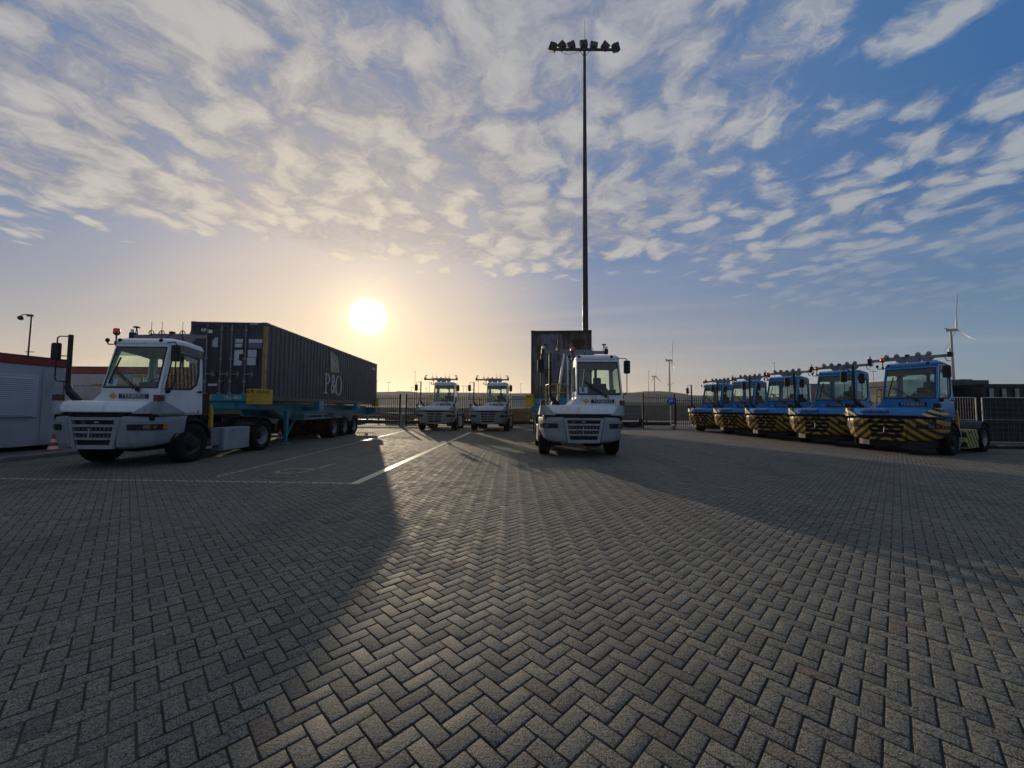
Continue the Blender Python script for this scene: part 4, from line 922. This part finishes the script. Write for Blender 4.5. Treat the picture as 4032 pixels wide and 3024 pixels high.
# ------------------------------------------------------------------ floodlight mast
mx, my = 4.98, 26.
T = thing('floodlight_mast', 'very tall dark floodlight mast with seven lamps on its crossbar', 'light mast', (mx, my, 0), 0)
m = MB()
zz = [0, .4, 8, 16, 24.7, 27.15]; rr = [.27, .24, .20, .155, .105, .095]
m.lathe(list(zip(rr, zz)), 'z', (0, 0, 0), 12); obj('pole', m, polem, T)
m = MB(); m.box(-.4, .4, -.4, .4, 0, .03)
for a_ in range(8): m.cyl((.33*cos(a_*pi/4), .33*sin(a_*pi/4), .03), (.33*cos(a_*pi/4), .33*sin(a_*pi/4), .1), .02)
obj('base_plate', m, polem, T)
m = MB(); m.box(-2.15, 2.15, -.05, .05, 26.1, 26.24); m.bar((0, 0, 25.6), (-.4, 0, 26.12), .03, .03); m.bar((0, 0, 25.6), (.4, 0, 26.12), .03, .03); obj('crossbar', m, polem, T)
m = MB(); m.cyl((.02, 0, 26.4), (.02, 0, 28.4), .018, .008); obj('lightning_rod', m, polem, T)
m = MB(); m.tube([(-1.9+q_*.25, -.03, 26.08-.30*math.sin(pi*q_/7)) for q_ in range(8)], .012, 5); m.tube([(-1.4+q_*.15, -.03, 26.08-.18*math.sin(pi*q_/7)) for q_ in range(8)], .010, 5); obj('cable', m, blackp, T)
LAMPS = [(-2.0, 20, -20, -66), (-1.45, 20, -15, -38), (-.85, 20, -10, -18), (0, 25, 0, -8), (.65, 20, 5, 7), (1.35, 20, 15, 34), (2.0, 20, 20, 66)]
for u, tilt, yaw, roll_ in LAMPS:
    M = Matrix.Translation((u, 0, 26.27+(.12 if u == 0 else .0))) @ Matrix.Rotation(R(roll_), 4, 'Y') @ Matrix.Rotation(R(yaw), 4, 'Z') @ Matrix.Rotation(R(-20), 4, 'X')
    lmp = MB(); q0 = [M @ Vector(p) for p in ((-.25, -.14, .06), (.25, -.14, .06), (.25, .14, .06), (-.25, .14, .06))]; q1 = [M @ Vector(p) for p in ((-.27, -.18, .52), (.27, -.18, .52), (.27, .10, .52), (-.27, .10, .52))]
    lmp.hexa(q0, q1); lo = obj('floodlight', lmp, polem, T, bevel=.015)
    gl = MB(); gl.poly([M @ Vector(p) for p in ((-.27, -.2, .085), (.27, -.2, .085), (.25, -.235, .58), (-.25, -.235, .58))]); br = MB(); br.bar(M @ Vector((0, 0, -.02)), M @ Vector((0, 0, .1)), .12, .12); obj('lamp_bracket', br, polem, T)
    gl = MB(); gl.poly([M @ Vector(p) for p in ((-.24, -.143, .052), (.24, -.143, .052), (.24, .12, .052), (-.24, .12, .052))]); obj('lamp_glass', gl, dimlens, lo, solid=.01)

for o_ in T.children:
    if not o_.name.startswith(('pole', 'base_plate')): o_.location.z = .75
# ------------------------------------------------------------------ palisade fence and gates
FY = 29.3
def palisade(name, label, x0, x1, group=None, gate=False, h=2.42, y=FY, dy=0.):
    T = thing(name, label, 'gate' if gate else 'fence', (x0, y, 0), math.atan2(dy, x1-x0), group)
    Ln = math.hypot(x1-x0, dy); p = MB(); n = int(Ln/.146)
    for k in range(n+1):
        x = min(Ln-.03, .03+k*.146); p.box(x-.016, x+.016, -.016, .016, .10, h-.06); p.hexa([(x-.016, -.016, h-.06), (x+.016, -.016, h-.06), (x+.016, .016, h-.06), (x-.016, .016, h-.06)], [(x-.003, -.003, h), (x+.003, -.003, h), (x+.003, .003, h), (x-.003, .003, h)])
    obj('picket_panel', p, fencem, T)
    r = MB(); r.box(0, Ln, -.022, .022, h-.30, h-.26); obj('rail', r, fencem, T); r = MB(); r.box(0, Ln, -.022, .022, .34, .38) if not gate else r.box(0, Ln, -.07, .07, .22, .48); obj('rail', r, fencem, T)
    for x in ([0, Ln] if gate else list(np.arange(0, Ln+.1, 2.9))):
        q_ = MB(); q_.box(x-.05, x+.05, -.05, .05, 0, h+.06 if gate else h-.1); obj('post', q_, fencem, T)
    return T
palisade('picket_fence', 'dark steel picket fence behind the white cabins at the left', -34, -14.2, 'lengths of dark picket fence')
palisade('sliding_gate', 'dark picket sliding gate next to the end of the blue container', -14.0, -8.50, 'picket sliding gates', True)
palisade('sliding_gate', 'long dark picket sliding gate behind the two small far white tractors', -8.02, 4.6, 'picket sliding gates', True)
palisade('sliding_gate', 'short dark picket gate with two tall posts, left of the farthest blue tractor', 10.05, 12.45, 'picket sliding gates', True, 2.62, FY+.2)
palisade('picket_fence', 'dark steel picket fence running behind the blue tractors', 12.55, 34, 'lengths of dark picket fence', False, 2.42, FY+.25)
m = MB(); m.box(4.8, 9.9, FY-.12, FY+.12, .05, .50); m.box(9.6, 9.9, FY-.1, FY+.1, .5, .7); tag(obj('gate_track_beam', m, fencem), 'low black beam across the gate opening beside the number 5 tractor', 'beam')
m = MB(); m.box(-8.42, -8.12, FY-.3, FY-.06, 0, .95); tag(obj('gate_pillar', m, concrete, bevel=.02), 'pale low gate pillar between the two long sliding gates', 'pillar')
struct('gate_threshold', MB().box(-20, 34, FY-.55, FY-.34, -.1, .035), concrete)
# round blue sign and small red-white disc
T = thing('round_sign', 'round blue traffic sign with a white right-turn arrow at the fence', 'sign', (11.72, 28.4, 0))
m = MB(); m.cyl((0, .03, 0), (0, .03, 2.25), .03); obj('pole', m, steel, T)
m = MB(); m.lathe([(1e-3, 0), (.30, 0), (.30, .012), (1e-3, .012)], 'y', (0, -.012, 2.05), 28); d_ = obj('sign_face', m, signblue, T)
m = MB(); m.lathe([(.285, -.003), (.30, -.003), (.30, 0)], 'y', (0, -.013, 2.05), 28); obj('white_rim', m, paper, d_)
ar = MB(); Q = [(-.13, 1.88), (-.13, 2.03), (-.09, 2.12), (0, 2.15), (.06, 2.15), (.06, 2.22), (.2, 2.11), (.06, 2.0), (.06, 2.07), (-.0, 2.07), (-.05, 2.02), (-.05, 1.88)]
ar.prism(Q, 1, -.022, -.014); obj('arrow', ar, paper, d_)
T = thing('small_warning_disc', 'small red and white disc standing at the foot of the round sign', 'disc', (11.80, 28.1, 0))
m = MB(); m.lathe([(1e-3, 0), (.18, 0), (.18, .02), (1e-3, .02)], 'y', (0, 0, .22), 20); obj('disc', m, conewhite, T)
m = MB(); m.prism([(-.16, .14), (-.04, .05), (.17, .28), (.08, .38)], 1, -.006, -.002); obj('red_band', m, conered, T)
m = MB(); m.box(-.06, .06, -.06, .06, 0, .05); obj('foot', m, blackp, T)

# ------------------------------------------------------------------ cones
def cone(x, y, z, label, h=.46):
    T = thing('traffic_cone', label, 'traffic cone', (x, y, z), random.random()*3, 'red and white traffic cones')
    m = MB(); m.box(-.15, .15, -.15, .15, 0, .025); obj('base', m, conered, T, bevel=.008)
    rr_ = lambda q_: .115*(1-q_)+.022*q_
    for i, (a_, b_) in enumerate(((0, .22), (.22, .45), (.45, .68), (.68, 1.))):
        m = MB(); m.lathe([(rr_(a_)+(.002 if i % 2 else 0), .02+a_*h), (rr_(b_)+(.002 if i % 2 else 0), .02+b_*h)]+([(1e-3, .02+h)] if i == 3 else []), 'z', (0, 0, 0), 18)
        obj('cone_body' if i % 2 else 'reflective_band', m, conered if i % 2 else conewhite, T)
cone(-13.68, 11.55, .118, 'red and white traffic cone on the kerb beside the large white tractor bumper')
cone(-13.72, 10.15, .118, 'red and white traffic cone cut by the left edge of the picture')
cone(-10.55, 17.6, 0, 'red and white traffic cone seen under the blue container trailer by its landing leg')

# ------------------------------------------------------------------ white cabins with red trim
def cabin(name, label, x0, x1, y0, y1, z0, z1):
    T = thing(name, label, 'cabin', (x0, y0, z0), 0, 'white site cabins with red trim'); w_, d, h = x1-x0, y1-y0, z1-z0
    m = MB(); m.box(0, w_, 0, d, .14, h-.24); b = obj('walls', m, cabinw, T, bevel=.02)
    m = MB(); m.box(-.03, w_+.03, -.03, d+.03, h-.238, h-.02); obj('red_fascia', m, cabinr, T, bevel=.01)
    m = MB(); m.box(-.04, w_+.04, -.04, d+.04, h-.018, h+.02); obj('roof', m, mat('roof_dark', (.04, .04, .045), .6), T)
    m = MB()
    for k in np.linspace(.2, 1, 4): m.box(.1, w_-.1, d*k-.3, d*k-.05, 0, .138)
    obj('skid', m, blackp, T)
    return T
ca = cabin('site_cabin', 'white site cabin with a red roof edge and grey roller shutter at the left edge', -19.0, -14.02, 5.6, 12.05, .118, 2.86)
m = MB(); m.box(4.981, 5.02, 3.05, 5.75, .98, 2.20); fo = obj('shutter_frame', m, shutter, ca, bevel=.01)
m = MB()
for k in range(19): m.prism([(5.021, 1.04+k*.057), (5.040, 1.052+k*.057), (5.021, 1.094+k*.057)], 1, 3.2, 5.6)
m.prism([(5.02, 1.0), (5.05, 1.0), (5.05, 1.03), (5.02, 1.03)], 1, 3.15, 5.65)
obj('shutter_slats', m, shutter, ca)
for y in (4.15, 4.62):
    m = MB(); m.lathe([(1e-3, 0), (.10, 0), (.10, -.02), (1e-3, -.02)], 'x', (5.00, y, .62), 16); obj('vent', m, blackp, ca)
for y in (1.6, 3.0, 5.85): m = MB(); m.box(4.981, 4.99, y, y+.02, .16, 2.46); obj('wall_seam', m, mat('seam_grey', (.25, .26, .28), .6), ca)
cb_ = cabin('site_cabin', 'farther white cabin with red roof edge, behind the cab of the large white tractor', -19.2, -11.9, 14.1, 20., .118, 2.86)
m = MB(); m.box(3.1, 3.12, -.008, 0, .3, 2.05); m.box(3.1, 4.2, -.008, 0, 2.05, 2.07); m.box(4.18, 4.2, -.008, 0, .3, 2.05); obj('door_outline', m, MATS['seam_grey'], cb_)
m = MB(); m.box(3.8, 5.4, -.05, 0, 2.10, 2.13); obj('lamp_strip', m, yellow, cb_)

# camera pole behind the cabins
T = thing('camera_pole', 'thin dark pole with a dome camera on a side arm above the white cabin', 'camera pole', (-31.6, 25, 0))
m = MB(); m.cyl((-.12, 0, 0), (0, 0, 7.35), .055, .042, 10); obj('pole', m, polem, T)
m = MB(); m.tube([(0, 0, 7.32), (-.32, 0, 7.40), (-.60, 0, 7.38), (-.70, 0, 7.30)], .03, 6); m.box(-.28, .06, -.06, .06, 7.26, 7.39); ao = obj('arm', m, polem, T)
m = MB(); m.ball((-.72, 0, 7.16), .15, 12, 8); obj('dome_camera', m, blackp, ao)
m = MB(); m.box(-.25, .3, -.03, .03, 4.9, 4.94); obj('bracket', m, polem, T)

# ------------------------------------------------------------------ right side: block building, railing, dark container, mesh fence
T = thing('block_building', 'low grey concrete block building behind the nearest blue tractor', 'building', (20.2, 19.6, 0))
m = MB(); m.box(0, 4.05, 0, 6, 0, 2.76); obj('wall', m, blockw, T)
m = MB(); m.box(-.06, 4.11, -.06, 6.06, 2.763, 3.06); m.box(3.0, 3.6, .2, .8, 3.06, 3.12); obj('roof', m, mat('dark_parapet', (.075, .075, .078), .8, var=.2, scale=3), T, bevel=.02)
T = thing('roof_railing', 'thin steel guard railing on the roof of the grey block building', 'railing', (20.2, 20.2, 3.06))
m = MB()
for z in (.36, .74, 1.08):
    m.tube([(0, 0, z), (2.25, 0, z)], .022, 6) if z != .74 else m.tube([(0, 0, z-.06), (3.1, .4, z-.06)], .022, 6)
for x in (.1, 1.2, 2.25): m.tube([(x, 0, 0), (x, 0, 1.08)], .022, 6)
m.tube([(3.1, .4, 0), (3.1, .4, .68)], .022, 6); m.tube([(0, 0, .03), (2.4, 0, .03)], .03, 6); obj('rails', m, steel, T)
T = thing('storage_wall', 'beige panelled low building seen between the two nearest blue cabs', 'building', (19.6, 25.2, 0))
m = MB(); m.box(0, 4.2, 0, 3, 0, 3.13); obj('wall', m, beigew, T)
m = MB(); m.box(-.05, 4.25, -.05, 3.05, 3.13, 3.2); obj('roof', m, concrete, T)
m = MB(); m.box(0, 4.2, -.03, 0, 1.55, 1.6); m.box(0, 4.2, -.03, 0, 2.3, 2.33); obj('wall_rail', m, steel, T)
T = thing('dark_container', 'black corrugated container behind the shaded mesh fence at the right edge', 'container', (22.4, 18.3, 0), R(-4))
m = MB(); m.box(0, 8, .06, 2.4, .1, 2.7); m.box(-.01, 8.01, .0, .1, 0, .16); m.box(-.01, 8.01, .0, .1, 2.62, 2.76); m.box(-.01, .1, 0, .1, 0, 2.76); m.box(-.02, 8.02, .1, 2.42, 2.70, 2.78); obj('frame', m, darkcont, T)
m = MB(); corrug(m, (.1, .045), (7.9, .045), .16, 2.62, 26, .036, (0, -1)); obj('wall', m, darkcont, T, fixn=False)
for k in range(14): m = MB(); m.box(.32+k*.56, .50+k*.56, -.012, .004, 2.12, 2.56); obj('lit_rib_strip', m, palestripe, T)  # added pale strips imitate light catching the upper corrugations
def mesh_panel(x0, y0, x1, y1, label, cloth):
    a_ = math.atan2(y1-y0, x1-x0); Ln = math.hypot(x1-x0, y1-y0)
    T = thing('mesh_fence_panel', label, 'fence panel', (x0, y0, 0), a_, 'temporary mesh fence panels')
    m = MB(); m.tube([(0, 0, .12), (0, 0, 2.02), (Ln, 0, 2.02), (Ln, 0, .12)], .021, 8); m.tube([(0, 0, .22), (Ln, 0, .22)], .021, 8); m.tube([(0, 0, 1.12), (Ln, 0, 1.12)], .014, 6); obj('frame', m, steel, T)
    m = MB()
    for x in np.arange(.1, Ln, .1 if not cloth else .2): m.cyl((x, 0, .22), (x, 0, 2.02), .0022, n=4, cap=False)
    for z in np.arange(.42, 2.0, .2): m.cyl((0, 0, z), (Ln, 0, z), .0022, n=4, cap=False)
    obj('wire_mesh', m, steel, T)
    if cloth: m = MB(); m.box(.03, Ln-.03, .006, .012, .24, 2.0); obj('shade_cloth', m, shadecl, T)
    for x in (0, Ln):
        m = MB(); m.box(x-.11, x+.11, -.36, .36, 0, .12); obj('foot_block', m, blackp, T, bevel=.02)
    return T
mesh_panel(15.6, 15.95, 19.0, 15.75, 'bare mesh fence panel in front of the grey block building', False)
mesh_panel(19.22, 15.72, 22.7, 15.35, 'mesh fence panel with black shade cloth at the right edge', True)
mesh_panel(22.85, 15.33, 26.3, 14.9, 'mesh fence panel with black shade cloth, mostly past the right edge', True)
m = MB(); m.box(18.6, 21.2, 15.2, 15.35, .0, .09); tag(obj('ground_plank', m, chas), 'dark plank lying on the paving at the feet of the mesh fence', 'plank')

# ------------------------------------------------------------------ beyond the fence
struct('embankment', (lambda mb: mb.add([(x, y, z) for x, h in [(-300, 1.8), (-60, 1.8), (-20, 1.85), (0, 1.7), (10, 2.3), (14, 2.6), (30, 2.65), (80, 2.5), (300, 2.2)] for y, z in ((56, -.05), (61, h*.8), (64, h), (70, h), (76, -.05))], [(r*5+c, r*5+c+1, (r+1)*5+c+1, (r+1)*5+c) for r in range(8) for c in range(4)]))(MB()), soil_m)
def ridge(pts, Y, depth, name='hills'):
    m = MB(); rows = []
    for px, py in pts:
        X = (px-2016)/1514*Y; z = (1608+.0070*(px-2016)-py)/1514*Y+CAMH
        rows.append([(X, Y-2.2*z, -.2), (X, Y-.4*z, z*.72), (X, Y, z), (X, Y+depth, z*1.0), (X, Y+depth+2*z, -.2)])
    m.loft(rows); return struct(name, m, hill_m)
ridge([(1150, 1547), (1440, 1545), (1500, 1543), (1560, 1542), (1562, 1540), (1610, 1541), (1650, 1545), (1900, 1546), (1990, 1549), (2440, 1546), (2530, 1545), (2533, 1541), (2600, 1540), (2640, 1543), (2700, 1551), (2720, 1556), (2900, 1560), (3400, 1572), (3700, 1590)], 330, 60)
T = thing('warehouse', 'far low pale warehouse beside the left side of the rusty container', 'building', (0.0, 120, 0)); m = MB(); m.box(.2, 9, 0, 20, 0, 4.9); obj('wall', m, sheet_m, T); m = MB(); m.box(0, 9.2, -.2, 20.2, 4.9, 5.25); obj('roof', m, mat('roof_grey', (.2, .2, .21), .6), T)
T = thing('waste_skip', 'yellow steel skip behind the gate beside the second far white tractor', 'skip', (-.5, 33.2, 0)); m = MB(); m.hexa([(.25, 0, .15), (2.0, 0, .15), (2.0, 1.4, .15), (.25, 1.4, .15)], [(0, -.1, 1.25), (2.3, -.1, 1.25), (2.3, 1.5, 1.25), (0, 1.5, 1.25)]); obj('tub', m, mat('dull_skip_yellow', (.22, .165, .05), .6, var=.3, dirt=(.06, .04, .02, .6)), T, bevel=.02)
m = MB(); m.box(-.04, 2.34, -.15, -.1, 1.18, 1.27)
for x in (.5, 1.1, 1.7): m.box(x, x+.07, -.14, .03, .2, 1.18)
obj('ribs', m, mat('dark_yellow', (.3, .2, .02), .5), T)
def guardrail(y, x0, x1, label):
    T = thing('guard_rail', label, 'guard rail', (x0, y, 0), 0, 'road guard rails'); m = MB(); m.prism([(-.02, .46), (-.06, .52), (-.02, .60), (-.06, .68), (-.02, .74), (.0, .74), (.0, .46)], 0, 0, x1-x0); obj('rail', m, mat('weathered_rail', (.10, .10, .10), .75), T)
    for x in np.arange(0, x1-x0, 4.): q_ = MB(); q_.box(x, x+.1, 0, .12, 0, .72); obj('post', q_, chas, T)
guardrail(34.5, -40, 50, 'long steel guard rail on the near side of the road beyond the fence'); guardrail(53.5, -80, 90, 'long steel guard rail on the far side of the road beyond the fence')
for i, (x, y) in enumerate([(7.9, 33.6), (9.2, 33.6), (16.2, 33.8)]):
    m = MB(); m.prism([(-.3, 0), (.3, 0), (.24, .2), (.12, .95), (-.12, .95), (-.24, .2)], 1, 0, .6); o = obj('concrete_barrier', m, concrete, bevel=.02); o.location = (x, y, 0)
    tag(o, ['pale concrete barrier seen just right of the number 5 tractor', 'pale concrete barrier left of the short gate with tall posts', 'pale concrete barrier behind the fence near the farthest blue tractor'][i], 'barrier', 'concrete barriers beyond the fence')
for x, y, w_, lab in ((-11.5, 34.9, 2.4, 'stack of dark pallets beyond the gate beside the end of the blue container'), (-6.2, 35.2, 1.9, 'low dark stack of pallets beyond the fence left of the two far tractors')):
    m = MB()
    for k in range(6): m.box(0, w_, 0, 1.0, k*.16, k*.16+.03); m.box(0, w_, 0, .1, k*.16+.03, k*.16+.13); m.box(0, w_, .9, 1., k*.16+.03, k*.16+.13); m.box(0, w_, 0, 1., k*.16+.13, k*.16+.155)
    o = obj('pallet_stack', m, mat('old_wood', (.12, .10, .08), .8, var=.3)); o.location = (x, y, 0); tag(o, lab, 'pallet stack', 'pallet stacks beyond the fence')
# far lamp masts (px, top py, T-head)
FM = [(1483, 1497, 0, 'first far lamp mast right of the blue container'), (1529, 1507, 1, 'far mast with a wide T head, second right of the blue container'), (1620, 1525, 1, 'short far mast with a T head left of the tallest far mast'), (1633, 1464, 0, 'tallest far lamp mast, just left of the first small white tractor'),
      (1690, 1504, 0, 'far lamp mast seen just left of the cab of the first small white tractor'), (1678, 1529, 0, 'very short far mast in front of the ridge by the first small tractor'), (1825, 1520, 1, 'far mast with a wide T head between the two small white tractors'), (1838, 1522, 0, 'thin far mast between the two small tractors, nearer the second one'),
      (1883, 1502, 0, 'far lamp mast just left of the second small white tractor'), (2051, 1512, 0, 'far lamp mast between the second small tractor and the rusty container'), (2555, 1461, 0, 'far lamp mast standing left of the small wind turbines'),
      (3444, 1462, 1, 'lamp mast seen between the two nearest blue cabs'), (3053, 1430, 0, 'thin far mast rising behind the middle blue tractor')]
for px, py, th_, lab in FM:
    hgt = 27. if px not in (3444,) else 12.; dyp = 1608+.007*(px-2016)-py; Y = (hgt-CAMH)/dyp*1514; X = (px-2016)/1514*Y
    T = thing('lamp_mast', lab, 'lamp mast', (X, Y, 0), 0, 'far lamp masts'); r_ = Y*.00052
    m = MB(); m.cyl((0, 0, 0), (0, 0, hgt), r_*1.5, r_*.7, 8); obj('pole', m, polem, T)
    m = MB(); ww = Y*.0058 if th_ else Y*.0020; m.box(-ww, ww, -.3, .3, hgt-.5*r_, hgt+r_*1.6); obj('lamp_head', m, polem, T)

# ------------------------------------------------------------------ wind turbines
def turbine(px, py, Y, Rb, yaw, angs, label, s=1.):
    X = (px-2016)/1514*Y; hub = (1608+.007*(px-2016)-py)/1514*Y+CAMH
    T = thing('wind_turbine', label, 'wind turbine', (X, Y, 0), R(yaw), 'white wind turbines'); n_ = hub
    # local -y is the rotor axis
    m = MB(); m.cyl((0, 3.2, 0), (0, 3.2, n_-1.2), 2.1*s, 1.2*s, 20); obj('tower', m, turb, T)
    m = MB(); m.box(-1.7*s, 1.7*s, -.4, 9.5*s, n_-1.7*s, n_+1.6*s); m.hexa([(-1.6*s, 7.2*s, n_+1.6*s), (1.6*s, 7.2*s, n_+1.6*s), (1.6*s, 10.4*s, n_+1.6*s), (-1.6*s, 10.4*s, n_+1.6*s)], [(-1.4*s, 7.8*s, n_+3.*s), (1.4*s, 7.8*s, n_+3.*s), (1.4*s, 10.2*s, n_+3.*s), (-1.4*s, 10.2*s, n_+3.*s)]); obj('nacelle', m, turb, T, bevel=.4)
    m = MB(); m.lathe([(1e-3, -3.2*s), (1.0*s, -2.7*s), (1.7*s, -1.2*s), (1.8*s, -.2*s)], 'y', (0, 0, n_), 16); obj('hub', m, turb, T)
    for a_ in angs:
        b = MB(); Mr = Matrix.Translation((0, -1.5*s, n_)) @ Matrix.Rotation(R(-(a_-90)), 4, 'Y'); rows = []
        for f in np.linspace(0, 1, 12):
            c_ = (1.5 if f < .05 else 2.9*(1-f)**.8+.3)*s*.9; th_ = c_*.16+.15*s; tw = R(35*(1-f)**2+6); z = f*Rb; bend = -3.2*s*f*f
            pts = [(-c_*.35, 0), (0, -th_), (c_*.65, 0), (0, th_)]
            rows.append([tuple(Mr @ Vector((p[0]*cos(tw)-p[1]*sin(tw), p[0]*sin(tw)+p[1]*cos(tw)+bend, z))) for p in pts+[pts[0]]])
        b.loft(rows); obj('blade', b, turb, T)
turbine(3776, 1296, 400, 38, 62, (90, -30, 210), 'large white wind turbine at the right, beyond the block building', .78)
turbine(2645, 1418, 690, 37, 70, (96, -24, 216), 'tall mid-distance wind turbine behind the short gate, the highest of the far group')
turbine(2582, 1482, 1020, 36, 40, (90, -30, 210), 'smaller wind turbine left of the tall mid-distance one')
turbine(2640, 1514, 1350, 36, 40, (140, 20, 260), 'smallest wind turbine, just left of the tall one and half hidden by it')
# ------------------------------------------------------------------ haze
HAZE = .00022
if HAZE:
    m = bpy.data.materials.new('haze_air'); m.use_nodes = True; t = NT(m.node_tree); t.n.remove(t.n['Principled BSDF'])
    v = t.new('ShaderNodeVolumePrincipled'); v.inputs['Color'].default_value = (.92, .90, .86, 1); v.inputs['Density'].default_value = HAZE; v.inputs['Anisotropy'].default_value = .55
    t.l.new(v.outputs[0], t.n['Material Output'].inputs['Volume'])
    mb = MB(); mb.box(-9500, 9500, -420, 9500, -1.5, 145); tag(obj('haze', mb, m), kind='stuff')
sc.render.engine = 'CYCLES'
